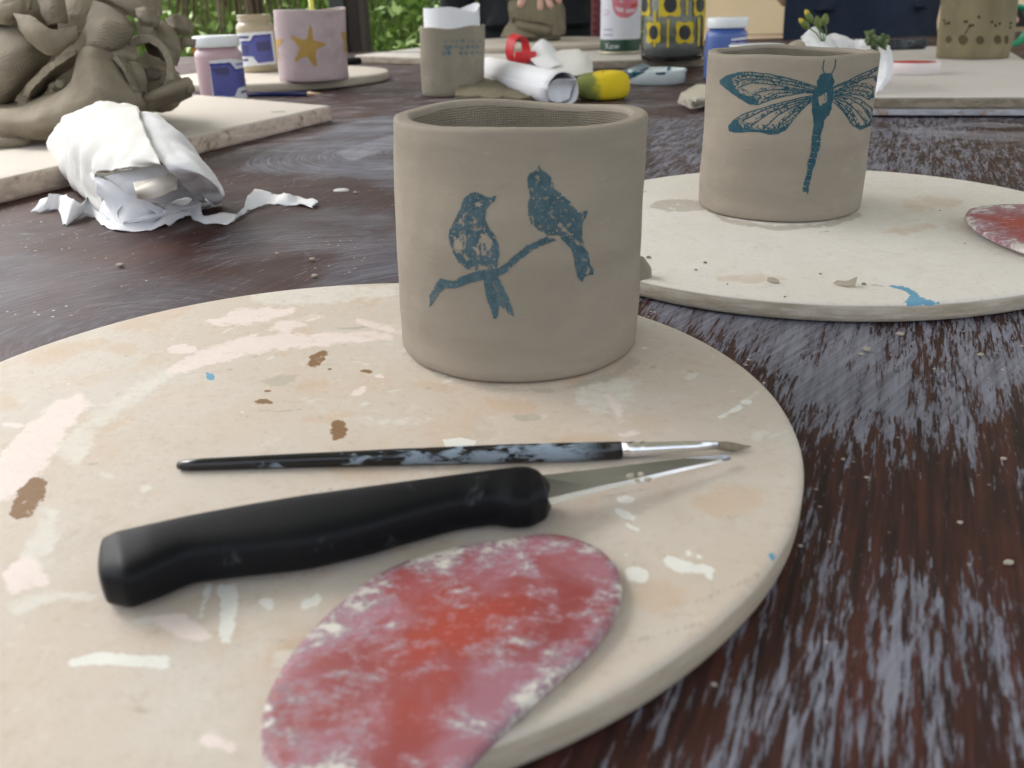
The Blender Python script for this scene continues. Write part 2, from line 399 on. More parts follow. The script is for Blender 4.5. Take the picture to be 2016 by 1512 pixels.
# wiped smears with brush striations round their own centres
def smear(col, name, c, freq, gain=1.0, dens=.0, k1=None, k2=None):
    a = s.attr(name);     rel = s.n('VectorMath', {0: v, 1: (c[0]-.2, c[1]-1.1, 0)}, operation='SUBTRACT').outputs[0]
    sx = s.n('SeparateXYZ', {0: rel}); d = s.m('SQRT', s.m('ADD', s.m('MULTIPLY', sx.outputs[0], sx.outputs[0]), s.m('MULTIPLY', sx.outputs[1], sx.outputs[1]))); ang = s.m('ARCTAN2', sx.outputs[1], sx.outputs[0])
    pc = s.n('CombineXYZ', {0: s.m('MULTIPLY', d, freq), 1: s.m('MULTIPLY', ang, 2.2), 2: 0.0}).outputs[0]
    st = s.noise(pc, 1.0, 5, .62, .35)
    cov = s.m('ADD', a, s.m('ADD', s.m('MULTIPLY', s.m('SUBTRACT', s.noise(v, 38, 5, .7, .8), .5), .6), s.m('MULTIPLY', s.m('SUBTRACT', st, .5), .9)))
    mk = s.ss(cov, .22, .85); brk = s.noise(s.map(v, loc=(c[0]*7, 2, 0)), 16, 6, .68, .9); body = s.m('MULTIPLY', s.ss(s.m('ADD', st, dens), .30, .70, .45, .95), s.ss(brk, .30, .62, .35, 1.0))
    fc = s.mix(s.m('MULTIPLY', s.ss(st, .42, .70), .9), k1, k2)
    return s.mix(s.m('MULTIPLY', s.m('MULTIPLY', mk, body), gain), col, fc)
def c2(px, py): p = at(px, py); return (p.x, p.y)
SM = {'sma': (c2(790, 300), 480, .95, .10, SL1, SL2), 'smb': (c2(880, 640), 620, .80, .02, SL1, SL2), 'smc': (c2(230, 660), 480, .46, .06, (.075, .072, .100), (.18, .185, .235)), 'smd': (c2(560, 700), 420, .55, -.05, (.16, .165, .20), (.34, .35, .40)), 'sme': (c2(1900, -60), 300, .8, .0, (.22, .22, .26), (.42, .43, .47))}
for k, (c, fr, gn, dn, k1, k2) in SM.items(): col = smear(col, k, c, fr, gn, dn, k1, k2)
# dusty far part, specks
dust = s.attr('dust'); dn = s.noise(s.map(s.map(v, rot=(0, 0, -.3)), scale=(10, 22, 1)), 1.0, 7, .72, 1.2)
col = s.mix(s.m('MULTIPLY', s.ss(s.m('ADD', dn, s.m('MULTIPLY', dust, .12)), .60, .80), .6), col, (.27, .27, .30))
sp = s.n('TexVoronoi', {'Vector': v, 'Scale': 170.0}, feature='F1').outputs['Distance']
spk = s.m('MULTIPLY', s.ss(sp, .16, .06), s.ss(s.noise(v, 21, 3), .52, .62))
col = s.mix(s.m('MULTIPLY', spk, .8), col, (.62, .60, .55))
hb = s.m('ADD', s.m('MULTIPLY', g1, .6), s.m('MULTIPLY', wmask, .5))
nrm = s.bump(hb, .0005, .6); nrm = s.bump(s.noise(v, 900, 3), .0002, .5, nrm)
rgh = s.m('ADD', .40, s.m('MULTIPLY', s.noise(v, 26, 4, .6), .30))
M['table'] = s.fin(col, rgh, nrm, Specular_IOR_Level=.24)
M['table_side'] = simple('table_dark_wood', (.035, .016, .012), .5, .4, 25)
def axis(lo, hi, f0, f1, fine, coarse):
    a = list(np.arange(lo, f0, coarse))+list(np.arange(f0, f1, fine))+list(np.arange(f1, hi, coarse))+[hi]; return np.array(a)
TX0, TX1, TY0, TY1 = -1.35, 1.75, -.42, 2.62
X = axis(TX0, TX1, -.46, .66, .004, .06); Y = axis(TY0, TY1, .09, 1.15, .004, .06)
gx, gy = np.meshgrid(X, Y); gz = np.zeros_like(gx)
table = thing('table', 'long dark brown wooden worktable smeared with dried grey slip', 'table', (.2, 1.1, TZ))
top = mesh_obj('tabletop', np.c_[gx.ravel(), gy.ravel(), gz.ravel()], grid_faces(len(Y), len(X)), M['table'], table)
px, py = topx(gx, np.maximum(gy, .05), gz)
def soft(mask, n):
    a = mask.astype(float)
    for _ in range(n):
        b = a.copy(); b[1:] += a[:-1]; b[:-1] += a[1:]; b[:, 1:] += a[:, :-1]; b[:, :-1] += a[:, 1:]; a = b/5
    return a
def setattr_pt(o, name, arr):
    at_ = o.data.attributes.new(name, 'FLOAT', 'POINT'); at_.data.foreach_set('value', np.ascontiguousarray(arr.ravel(), dtype=np.float32))
near = gy > .06
P_ = {'sma': [[(465, 335), (520, 300), (600, 272), (700, 236), (760, 226), (900, 215), (980, 300), (960, 420), (800, 385), (700, 350), (600, 338), (560, 345)]],
      'smb': [[(612, 566), (640, 530), (680, 495), (730, 465), (780, 445), (900, 420), (1000, 600), (800, 640), (600, 640)]],
      'smc': [[(-300, 560), (0, 500), (60, 490), (130, 520), (220, 515), (330, 560), (480, 545), (520, 575), (300, 640), (0, 760), (-300, 800)]],
      'sme': [[(1770, 259), (1805, 250), (1850, 256), (2100, 262), (2100, 282), (1900, 274), (1800, 264)], [(1850, 245), (1950, 240), (2040, 248), (1960, 252)], [(660, 300), (780, 262), (790, 285), (690, 318)]],
      'smd': [[(380, 520), (470, 450), (600, 420), (760, 400), (790, 440), (690, 480), (560, 500), (420, 530)], [(640, 470), (730, 430), (770, 460), (680, 510)]]}
for k, ps in P_.items():
    m_ = np.zeros(gx.shape, bool)
    for p in ps: m_ |= inside(px, py, p)
    setattr_pt(top, k, soft(m_ & near, 3 if k == 'sme' else 34))
wr = inside(px, py, [(1230, 590), (1500, 610), (1760, 650), (1720, 800), (1600, 860), (1560, 800), (1450, 680), (1250, 630)])*1.0
wr2 = inside(px, py, [(1200, 560), (2100, 600), (2100, 760), (1750, 900), (1640, 1100), (2100, 1100), (2100, 1600), (1000, 1560), (1500, 1200), (1600, 950), (1560, 800)])*.46
wr3 = inside(px, py, [(1850, 760), (2000, 700), (2030, 860), (1960, 930), (1860, 900)])*.3+inside(px, py, [(1250, 230), (2100, 230), (2100, 420), (1250, 420)])*.5+inside(px, py, [(1900, 240), (2100, 240), (2100, 400), (1960, 360)])*-.2
setattr_pt(top, 'worn', soft(np.clip(np.where(near, wr*.45+wr2+wr3, 0), 0, .82), 14))
setattr_pt(top, 'dust', np.clip((gy-.45)/.5, 0, 1))
zc = -.02
g_ = join(box_geo((.2, TY0+.012, zc-.0005), TX1-TX0, .024, .039, 0, .002), box_geo((.2, TY1-.012, zc-.0005), TX1-TX0, .024, .039, 0, .002),
          box_geo((TX0+.012, 1.1, zc-.0005), .024, TY1-TY0-.05, .039, 0, .002), box_geo((TX1-.012, 1.1, zc-.0005), .024, TY1-TY0-.05, .039, 0, .002))
mesh_obj('edge_band', *g_, M['table_side'], table, smooth=False)
mesh_obj('underside', *box_geo((.2, 1.1, -.022), TX1-TX0-.06, TY1-TY0-.06, .03), M['table_side'], table, smooth=False)
for sx_ in (-1, 1):
    for sy_ in (-1, 1):
        mesh_obj('leg', *box_geo((.2+sx_*1.38, 1.1+sy_*1.36, (TZ-.04)/2), .09, .09, -TZ-.04, 0, .004), M['table_side'], table, smooth=False)
for sy_ in (-1, 1): mesh_obj('apron', *box_geo((.2, 1.1+sy_*1.36, -.087), 2.66, .03, .10), M['table_side'], table, smooth=False)

# ================================================================== ROUND BOARDS
def board_mat(name, c1, c2, c3, edge, z1, stain=.5, over=None):
    s = NT(name); v = s.obj(); a = s.noise(v, 9, 4, .6, .4); b = s.noise(v, 34, 5, .65, .3); f = s.noise(v, 260, 4, .7)
    c = s.mix(s.ss(a, .34, .68), c1, c2); c = s.mix(s.m('MULTIPLY', s.ss(b, .5, .72), stain), c, c3)
    c = s.mix(s.m('MULTIPLY', s.ss(s.noise(v, 17, 5, .7, .6), .55, .68), .5), c, tuple(x*.80+.16 for x in c1))
    c = s.mix(s.m('MULTIPLY', s.ss(s.noise(s.map(v, loc=(2, 5, 1)), 24, 5, .7, .8), .58, .72), .35), c, tuple(x*.80 for x in c1))
    c = s.mix(s.m('MULTIPLY', s.ss(f, .50, .75), .30), c, tuple(x*.66 for x in c3)); c = s.mix(s.m('MULTIPLY', s.ss(s.noise(v, 120, 5, .7, .4), .56, .70), .35), c, tuple(min(1, x*1.18) for x in c2))
    pit = s.n('TexVoronoi', {'Vector': v, 'Scale': 330.0}).outputs['Distance']
    c = s.mix(s.m('MULTIPLY', s.m('MULTIPLY', s.ss(pit, .14, .05), s.ss(s.noise(v, 45, 2), .56, .64)), .5), c, (.16, .12, .08))
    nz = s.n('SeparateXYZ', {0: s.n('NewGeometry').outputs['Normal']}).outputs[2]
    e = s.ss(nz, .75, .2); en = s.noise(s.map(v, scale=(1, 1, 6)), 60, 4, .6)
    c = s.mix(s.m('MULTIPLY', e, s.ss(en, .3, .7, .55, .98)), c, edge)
    scr_ = s.noise(s.map(s.map(v, rot=(0, 0, .9)), scale=(500, 9, 1)), 1.0, 3, .5)
    c = s.mix(s.m('MULTIPLY', s.ss(scr_, .70, .78), .35), c, tuple(min(1, x*1.25) for x in c1))
    for nm_, (oc, alpha, sc, lo, hi) in (over or {}).items():
        n1 = s.noise(s.map(v, loc=(len(nm_)*.7, 1, 0)), sc, 5, .7, .3); n2 = s.noise(v, sc*.25, 4, .6, .5); cv = s.attr(nm_)
        k = s.m('ADD', s.m('MULTIPLY', cv, .72), s.m('MULTIPLY', s.m('SUBTRACT', s.m('ADD', s.m('MULTIPLY', n1, .6), s.m('MULTIPLY', n2, .4)), .5), 3.4))
        fin_ = s.mix(s.noise(v, 90, 3), tuple(x*.9 for x in oc), tuple(min(1, x*1.06) for x in oc))
        c = s.mix(s.m('MULTIPLY', s.m('MULTIPLY', s.ss(k, lo, hi), s.ss(cv, .02, .22)), alpha), c, fin_)
    nrm = s.bump(s.noise(v, 300, 4, .6), .0003, .7); nrm = s.bump(b, .0008, .4, nrm)
    return s.fin(c, .62, nrm, Specular_IOR_Level=.3)
ST = {'st_pink': ((.74, .635, .585), .92, 210, .05, .62), 'st_cream': ((.66, .635, .565), .75, 240, .10, .80), 'st_white': ((.74, .73, .67), .95, 300, .05, .35), 'st_brown': ((.215, .115, .045), 1.0, 420, .22, .50), 'st_grey': ((.40, .36, .295), .7, 260, .20, .6), 'st_blue': ((.11, .32, .47), .95, 400, .10, .35), 'st_orange': ((.53, .355, .21), .40, 60, .02, .9)}
BA = ((.548, .462, .375), (.570, .520, .455), (.56, .405, .275), (.37, .315, .235), 0, .45); BB = ((.690, .645, .575), (.71, .675, .62), (.62, .55, .45), (.33, .275, .195), 0, .35)
ST = {k: ST[k] for k in ('st_orange', 'st_grey', 'st_cream', 'st_pink', 'st_white', 'st_brown', 'st_blue')}
M['bA'] = board_mat('tan_board', *BA, over=ST)
M['bB'] = board_mat('white_board', *BB, over={k: ST[k] for k in ('st_orange', 'st_grey', 'st_blue')})
M['bC'] = board_mat('grey_board', (.50, .45, .385), (.54, .49, .42), (.48, .41, .32), (.40, .34, .26), 0, .35)
def round_board(name, label, cx, cy, rx, ry, rot, z0, th, mat, seed, seg=144, bev=.0009, group='round modelling boards', dense=0):
    t = thing(name, label, 'board', (cx, cy, z0), group)
    prof = [(.985, .0), (.998, .0012), (1.0, .003), (1.0, th-bev*1.6), (.9975, th-bev*.7), (.991, th-bev*.15), (.982, th)]+[(.982*(1-k/max(dense, 6)), th) for k in range(1, max(dense, 6))]+[(.0005, th)]
    vs = []; co, si = math.cos(rot), math.sin(rot)
    for r, z in prof:
        for i in range(seg):
            a = 2*PI*i/seg; k = r*(1+.0022*noise.noise(V((math.cos(a)*4+seed, math.sin(a)*4, z*60)))*(r > .95))
            x, y = rx*k*math.cos(a), ry*k*math.sin(a); vs.append((cx+co*x-si*y, cy+si*x+co*y, z0+z))
    fs = grid_faces(len(prof), seg, True); fs.append(tuple(range(seg-1, -1, -1)))
    mesh_obj('disc', vs, fs, mat, t); return t
BT = .0095
boardA = round_board('round_board', 'tan round board in front, holding the knife, brush and bird cup', -.0605, .2510, .1465, .1455, 0, .0005, BT-.0005, M['bA'], 1, seg=864, dense=210)
boardB = round_board('round_board', 'whitish round board under the dragonfly cup', .179, .5015, .1625, .1490, math.atan2(.690, .7237), .0005, BT-.0005, M['bB'], 2, seg=720, dense=150)

# ================================================================== CLAY CUPS
def lerp_rows(rows, t):
    k = t*(len(rows)-1); i = min(int(k), len(rows)-2); f = k-i; return [a*(1-f)+b*f for a, b in zip(rows[i], rows[i+1])]
def cup(t, rows, zb, h, wall, hfun, matO, matI, seed=0, seg=160, nz=30, bulge=.0009, lip=.36, floor=.006, names=('wall', 'inside')):
    """rows: (radius, cx, cy) from foot to rim; hfun(a) adds to the rim height round the cup"""
    def ringpt(a, t_, off, z):
        R, cx, cy = lerp_rows(rows, t_); n_ = noise.noise(V((math.cos(a)*1.7+seed, math.sin(a)*1.7, t_*2.2)))*bulge+noise.noise(V((math.cos(a)*5+seed, math.sin(a)*5, t_*6)))*bulge*.35
        R = R+off+n_; return (cx+R*math.cos(a), cy+R*math.sin(a), z)
    A = [2*PI*i/seg for i in range(seg)]; vs = []
    prof = [(0.0, -.0026, 0.0), (0.0, -.0010, .0004), (0.012, -.0002, .0016)]
    for t_, off, dz in prof: vs += [ringpt(a, t_, off, zb+dz) for a in A]
    for k in range(1, nz):
        t_ = .03+((h-wall*lip)/h*.985-.03)*k/(nz-1); vs += [ringpt(a, t_, 0, zb+t_*(h+hfun(a))) for a in A]
    nlip = 11
    for k in range(nlip+1):
        b = PI*k/nlip; vs += [ringpt(a, 1.0, -wall/2+wall/2*math.copysign(abs(math.cos(b))**.55, math.cos(b)), zb+(h+hfun(a))-wall*lip+wall*lip*abs(math.sin(b))**.6) for a in A]
    no = len(prof)+nz-1+nlip+1
    fs = grid_faces(no, seg, True); fs.append(tuple(range(seg-1, -1, -1)))
    o1 = mesh_obj(names[0], vs, fs, matO, t)
    vi = []
    for k in range(13):
        t_ = 1-k/12*(1-floor/h); vi += [ringpt(a, t_, -wall, zb+t_*(h+hfun(a))-wall*lip*(1-k/12)) for a in A]
    vi += [ringpt(a, 0.05, -wall-.012, zb+floor) for a in A]; vi += [ringpt(a, .05, -rows[0][0]*.98+.0005, zb+floor) for a in A]
    fi = grid_faces(15, seg, True); fi.append(tuple(14*seg+i for i in range(seg)))
    o2 = mesh_obj(names[1], vi, fi, matI, t)
    return o1, o2
# ---- bird cup
birdcup = thing('clay_cup', 'unfired clay cup stamped with two blue birds on a branch', 'cup', (.0035, .318, BT+.0003), 'hand-built clay cups')
def hb_(a):
    d = math.degrees(a) % 360                      # 90 = far side, 270 = near side
    return .0014*math.exp(-((d-118)/34)**2)-.0007*math.exp(-((d-55)/26)**2)+.0007*math.exp(-((d-262)/50)**2)+.0004*math.sin(3*a+1)+.0011*(1 if 150 < d < 230 else 0)*math.sin((d-150)/80*PI)
wB, iB = cup(birdcup, [(.0454, .0032, .3180), (.0457, .0034, .3180), (.0451, .0037, .3179), (.0449, .0043, .3179), (.0447, .0048, .3179), (.0444, .0053, .3179)], BT+.0003, .0836, .0060, hb_, M['clay'], M['clay_weave'], 3, seg=200, nz=44)
def print_mat(name, c1, c2, base, amt=.5):
    s = NT(name); v = s.obj(); a = s.noise(v, 1500, 3, .6); b = s.noise(v, 260, 4, .6)
    c = s.mix(s.ss(b, .35, .65), c1, c2); c = s.mix(s.m('MULTIPLY', s.ss(a, .60, .70), amt), c, base)
    return s.fin(c, .75, s.bump(s.noise(v, 420, 4, .6), .0002), Specular_IOR_Level=.2)
M['print'] = print_mat('stamp_blue', (.044, .088, .108), (.072, .122, .145), CL, .85)
M['print2'] = print_mat('stamp_teal', (.018, .066, .088), (.028, .082, .105), CL, .35)
tB = bvh([wB]); O1 = (760, 180); K1 = 2.5208; O2 = (860, 340); K2 = 4.7235
bird1 = polys([[(360,180),(410,195),(450,220),(500,228),(550,213),(540,265),(500,290),(475,320),(455,360),(448,420),(465,480),(510,540),(550,600),(575,680),(580,760),(570,840),(560,880),(540,930),(430,915),(330,912),(270,890),(210,840),(165,770),(135,690),(115,640),(113,580),(130,500),(170,430),(215,350),(235,290),(260,230),(310,190)]], O2, K2)
tail1 = polys([[(430,930),(550,920),(600,1030),(660,1150),(725,1345),(690,1320),(620,1260),(580,1230),(575,1310),(555,1360),(525,1360),(490,1240),(455,1130)]], O2, K2)
branch = polys([[(218,1070),(220,1010),(245,965),(268,925),(300,935),(340,940),(390,910),(440,895),(520,880),(560,875),(600,850),(640,810),(700,765),(760,735),(800,718),(850,735),(800,755),(740,780),(690,815),(640,855),(600,895),(575,912),(545,915),(480,935),(430,945),(380,965),(320,978),(290,975),(265,1000),(240,1040)]], O1, K1)
bird2 = polys([[(760,360),(772,390),(810,415),(828,450),(830,480),(870,510),(910,545),(945,590),(955,605),(985,592),(1002,592),(995,620),(975,650),(972,690),(975,740),(985,760),(960,750),(925,735),(880,715),(850,715),(800,712),(760,690),(720,655),(703,610),(703,560),(715,520),(710,490),(698,460),(700,430),(715,405),(750,390)],
               [(850,705),(920,722),(980,765),(1000,800),(1015,860),(1030,880),(1030,910),(1000,912),(985,920),(975,945),(950,920),(935,850),(920,780),(880,745)]], O1, K1)
pale1 = polys([[(190,620),(240,560),(270,570),(275,680),(260,740),(290,800),(280,830),(240,770),(190,720),(150,670),(150,610)],[(420,560),(470,560),(520,640),(500,740),(440,770),(370,760),(340,700),(380,650)],[(350,280),(410,270),(400,330),(370,320)],[(250,380),(290,360),(270,420),(190,500),(180,470)],[(330,440),(370,420),(380,500),(350,540)],[(300,880),(520,860),(560,900),(480,950),(330,930)]], O2, K2)
pale2 = polys([[(815,595),(850,640),(910,700),(935,715),(900,712),(850,670),(825,630)],[(930,735),(985,755),(985,775),(950,760)],[(1000,870),(1020,880),(1000,910),(985,900)]], O1, K1)
def mask_of(pos, neg=(), lines=(), rough=1.6, seed=1, negp=.35, speck=.62):
    def f(cx, cy):
        dx = wobn(cx, cy, 7, seed)*rough; dy = wobn(cx, cy, 7, seed+50)*rough; m_ = np.zeros(cx.shape, bool)
        for p in pos: m_ |= inside(cx+dx, cy+dy, p)
        nz = wobn(cx*2.2, cy*.8, 9, seed+7)
        for p in neg: m_ &= ~(inside(cx+dx*1.5, cy+dy*1.5, p) & (nz > -negp))
        for l, wd in lines: m_ &= ~(near_line(cx, cy, l, wd) & (nz > -.3))
        return m_ & (wobn(cx, cy, 6, seed+9) < speck)
    return f
decal('bird_print', (878, 372, 988, 545), 1.0, mask_of(bird1, pale1, seed=3, speck=.42), tB, M['print'], birdcup)
decal('tail_print', (945, 530, 1016, 632), 1.0, mask_of(tail1, (), [(polys([[(520,1010),(580,1150),(650,1280)]], O2, K2)[0], 2.2)], seed=5, speck=.6), tB, M['print'], birdcup, .0002)
decal('branch_print', (842, 460, 1102, 608), 1.0, mask_of(branch, (), seed=8, speck=.5), tB, M['print'], birdcup, .00025)
decal('bird_print', (1030, 320, 1175, 558), 1.0, mask_of(bird2, pale2, seed=13, speck=.40), tB, M['print'], birdcup)

# ---- dragonfly cup
dragcup = thing('clay_cup', 'unfired clay cup stamped with a large teal dragonfly', 'cup', (.1665, .5346, BT+.0003), 'hand-built clay cups')
def hd_(a):
    d = math.degrees(a) % 360
    return .0018*math.exp(-((d-120)/60)**2)+.0004*math.sin(2*a)+.0004*math.sin(5*a)-.0015*math.exp(-((d-10)/50)**2)
wD, iD = cup(dragcup, [(.0474, .1664, .5346), (.0479, .1664, .5346), (.0475, .1665, .5346), (.0472, .1661, .5346), (.0472, .1661, .5346)], BT+.0003, .0886, .0056, hd_, M['clay'], M['clay_weave'], 8, seg=200, nz=44)
tD = bvh([wD]); O3 = (1350, 70); K3 = 3.878
def P3(*ps): return polys(ps, O3, K3)
body = P3([(1010,330),(1030,300),(1060,285),(1115,288),(1125,320),(1137,350),(1128,385),(1130,450),(1115,540),(1090,610),(1055,655),(1050,700),(1030,760),(1025,840),(1005,920),(980,1000),(955,1080),(940,1160),(935,1215),(912,1190),(890,1195),(905,1110),(925,1050),(930,970),(955,900),(960,800),(975,700),(975,650),(960,560),(965,480),(975,420),(1005,380),(1000,350)])
hole = P3([(1010,470),(1080,430),(1075,500),(1030,540),(1015,520)])
tips = P3([(258,340),(310,305),(400,280),(440,290),(350,330),(380,400),(430,450),(520,470),(560,500),(545,530),(480,524),(380,462),(265,372)],
          [(325,690),(360,650),(400,640),(420,700),(500,712),(600,722),(700,718),(760,690),(790,660),(760,722),(700,752),(640,757),(560,737),(470,737),(380,744),(330,727)],
          [(1425,620),(1412,690),(1330,722),(1280,690),(1300,676),(1340,690),(1390,668)], [(1430,420),(1440,470),(1400,494),(1370,480),(1410,470)])
veins = [[(1000,390),(900,360),(780,325),(640,295),(500,280),(400,282)], [(545,528),(650,490),(760,460),(870,440),(970,430)], [(990,400),(800,350),(600,310),(430,300)], [(980,415),(800,375),(620,340),(470,330),(380,360)],
         [(975,425),(800,400),(640,370),(500,360),(400,400)], [(970,430),(800,415),(680,410),(560,430),(500,470)], [(970,440),(820,430),(700,440),(600,490)],
         [(960,460),(850,480),(700,520),(560,560),(440,600),(360,650)], [(760,720),(820,640),(880,570),(960,500)], [(960,470),(800,510),(620,560),(430,650)], [(960,480),(800,530),(640,590),(500,690)], [(960,490),(830,540),(700,610),(600,710)], [(950,500),(860,560),(760,640),(690,720)],
         [(1130,390),(1250,340),(1350,290),(1465,240)], [(1130,400),(1260,350),(1370,305),(1465,262)], [(1130,430),(1250,380),(1350,335),(1450,310),(1455,350)], [(1130,440),(1280,385),(1380,390),(1430,420)], [(1400,490),(1340,460),(1250,440),(1140,455)], [(1140,445),(1280,410),(1370,430),(1410,470)],
         [(1130,460),(1250,460),(1340,490),(1420,560),(1425,620)], [(1280,690),(1230,620),(1190,560),(1130,510)], [(1130,465),(1250,480),(1350,540),(1410,640)], [(1130,475),(1230,510),(1310,580),(1380,680)], [(1130,485),(1200,530),(1260,600),(1320,700)], [(1150,500),(1210,570),(1260,670)]]
veins = [polys([v_], O3, K3)[0] for v_ in veins]
wings = P3([(1000,390),(900,360),(780,325),(640,295),(500,280),(400,282),(310,305),(260,340),(265,370),(380,460),(480,522),(545,528),(650,490),(760,460),(870,440),(970,430)], [(960,460),(850,480),(700,520),(560,560),(440,600),(360,650),(325,690),(330,725),(380,742),(560,735),(640,755),(700,750),(760,720),(820,640),(880,570),(960,500)],
           [(1130,390),(1350,290),(1465,240),(1430,480),(1340,460),(1140,455)], [(1130,460),(1340,490),(1425,620),(1330,720),(1230,620),(1130,510)])
def m_body(cx, cy):
    dx = wobn(cx, cy, 5, 31)*1.2; nz = wobn(cx*2, cy, 5, 33); m_ = np.zeros(cx.shape, bool)
    for p in body: m_ |= inside(cx+dx, cy+dx, p)
    for p in hole: m_ &= ~(inside(cx+dx*2, cy, p) & (nz > -.35))
    seg_ = (np.sin((cy-cx*.1)*.55) > .93) & (cy > 255) & (wobn(cx, cy, 4, 36) > .0)
    m_ &= ~seg_
    for l in ([(1060,290),(1045,250),(1055,190)], [(1115,290),(1138,240),(1145,183)]): m_ |= near_line(cx, cy, polys([l], O3, K3)[0], 2.0)
    return m_
def m_wing(cx, cy):
    m_ = np.zeros(cx.shape, bool); st = wobn(cx, cy, 2.6, 41); j = wobn(cx, cy, 10, 43)*.8
    for p in tips: m_ |= inside(cx+j, cy+j, p) & (st < .5)
    ins = np.zeros(cx.shape, bool)
    for p in wings: ins |= inside(cx, cy, p)
    for l in veins: m_ |= near_line(cx, cy+j, l, 2.1); m_ |= near_line(cx, cy+3.5, l, 8.0) & (st > .12) & ins
    root = np.hypot(cx-1618, (cy-185)*1.2) < 70; m_ |= root & (st > .12) & ins; m_ |= near_line(cx, cy, tips[0]+tips[0][:1], 22) & (st > .10) & ins; m_ |= near_line(cx, cy, tips[1]+tips[1][:1], 22) & (st > .10) & ins
    for p in body: m_ &= ~inside(cx, cy, p)
    return m_
decal('dragonfly_body_print', (1578, 112, 1650, 386), 1.0, m_body, tD, M['print2'], dragcup, .0002)
decal('dragonfly_wing_print', (1412, 128, 1736, 268), 1.0, m_wing, tD, M['print2'], dragcup, .0002)

# ================================================================== STAINS AND MARKS ON THE BOARDS (flat: dried paint, grey crescents at the cup feet)
def stain_mat(name, c, alpha, rough=.6, sc=180, lo=.35, hi=.6):
    s = NT(name); v = s.obj(); f = s.noise(v, sc, 5, .7, .3); g_ = s.noise(v, 30, 3)
    cc = s.mix(g_, tuple(x*.9 for x in c), tuple(min(1, x*1.08) for x in c))
    s.fin(cc, rough, None, Specular_IOR_Level=.3); cv = s.attr('cov'); k = s.m('ADD', s.m('MULTIPLY', cv, 1.0), s.m('MULTIPLY', s.m('SUBTRACT', s.m('ADD', s.m('MULTIPLY', f, .55), s.m('MULTIPLY', s.noise(v, sc*.25, 4, .6, .5), .45)), .5), 1.5)); s.set(s.b.inputs['Alpha'], s.m('MULTIPLY', s.ss(k, lo, hi+.25), alpha)); return s.mat
M['st_pink'] = stain_mat('pale_pink_slip', (.72, .585, .53), .85, lo=.22, hi=.5)
M['st_cream'] = stain_mat('cream_slip', (.66, .62, .52), .7, lo=.3, hi=.58)
M['st_white'] = stain_mat('white_slip_drip', (.72, .71, .64), .95, lo=.1, hi=.3)
M['st_brown'] = stain_mat('brown_oxide', (.26, .145, .060), .85, lo=.30, hi=.62)
M['st_grey'] = stain_mat('grey_slip', (.37, .33, .265), .75, lo=.25, hi=.5)
M['st_blue'] = stain_mat('blue_underglaze', (.10, .33, .52), .95, lo=.1, hi=.3)
M['st_orange'] = stain_mat('rusty_stain', (.56, .34, .17), .42, sc=40, lo=.35, hi=.7)
class Paint:
    def __init__(s_, board):
        s_.o = board.children[0]; n = len(s_.o.data.vertices); co = np.empty(n*3); s_.o.data.vertices.foreach_get('co', co); co = co.reshape(-1, 3)+np.array(board['_o'])
        s_.px, s_.py = topx(co[:, 0], co[:, 1], co[:, 2]); s_.f = {}
pA, pB = Paint(boardA), Paint(boardB)
OFF = [(0, 0)]+[(r*math.cos(a), r*math.sin(a)) for r, m_ in ((.5, 6), (1.0, 10)) for a in [2*PI*k/m_ for k in range(m_)]]
def stains(pt_, key, ps, soft_=6.0, rough=5, seed=1):
    f = pt_.f.setdefault(key, np.zeros(len(pt_.px)))
    for i, p in enumerate(ps):
        a = np.array(p); w_ = min(soft_, .30*min(np.ptp(a[:, 0]), np.ptp(a[:, 1]))); pad = w_+rough+4
        sel = np.nonzero((pt_.px > a[:, 0].min()-pad) & (pt_.px < a[:, 0].max()+pad) & (pt_.py > a[:, 1].min()-pad) & (pt_.py < a[:, 1].max()+pad))[0]
        if not len(sel): continue
        x, y = pt_.px[sel], pt_.py[sel]; x = x+wobn(x, y, 22, seed+i)*rough; y = y+wobn(x, y, 22, seed+i+70)*rough*.6
        c = sum(inside(x+dx*w_, y+dy*w_*.6, p).astype(float) for dx, dy in OFF)/len(OFF); f[sel] = np.maximum(f[sel], c)
def ell(cx, cy, rx, ry, rot=0, n=20):
    c, s_ = math.cos(rot), math.sin(rot); return [(cx+rx*math.cos(2*PI*k/n)*c-ry*math.sin(2*PI*k/n)*s_, cy+rx*math.cos(2*PI*k/n)*s_+ry*math.sin(2*PI*k/n)*c) for k in range(n)]
def band(pts, w0):
    out, back = [], []
    for i, (x, y) in enumerate(pts):
        a = np.array(pts[max(i-1, 0)]); b = np.array(pts[min(i+1, len(pts)-1)]); d = b-a; d = d/np.hypot(*d); wv = w0[i] if isinstance(w0, list) else w0
        out.append((x-d[1]*wv/2, y+d[0]*wv/2)); back.append((x+d[1]*wv/2, y-d[0]*wv/2))
    return out+back[::-1]
stains(pA, 'st_pink', [band([(-40,975),(30,925),(80,865),(130,810),(165,785)], [70,80,70,55,25]), band([(330,735),(400,705),(500,678),(620,668),(770,662)], [14,30,34,26,14]), [(400,635),(480,605),(575,608),(590,612),(560,622),(480,640)], [(520,648),(560,632),(650,616),(600,640),(560,652)], ell(362,687,30,8), [(695,628),(740,635),(785,650),(782,662),(740,648)],
       [(300,1215),(350,1205),(410,1240),(430,1262),(360,1258)], [(0,1130),(50,1085),(100,1150),(20,1170)], band([(1195,770),(1225,830)], [16, 10])], 9, 7, 100)
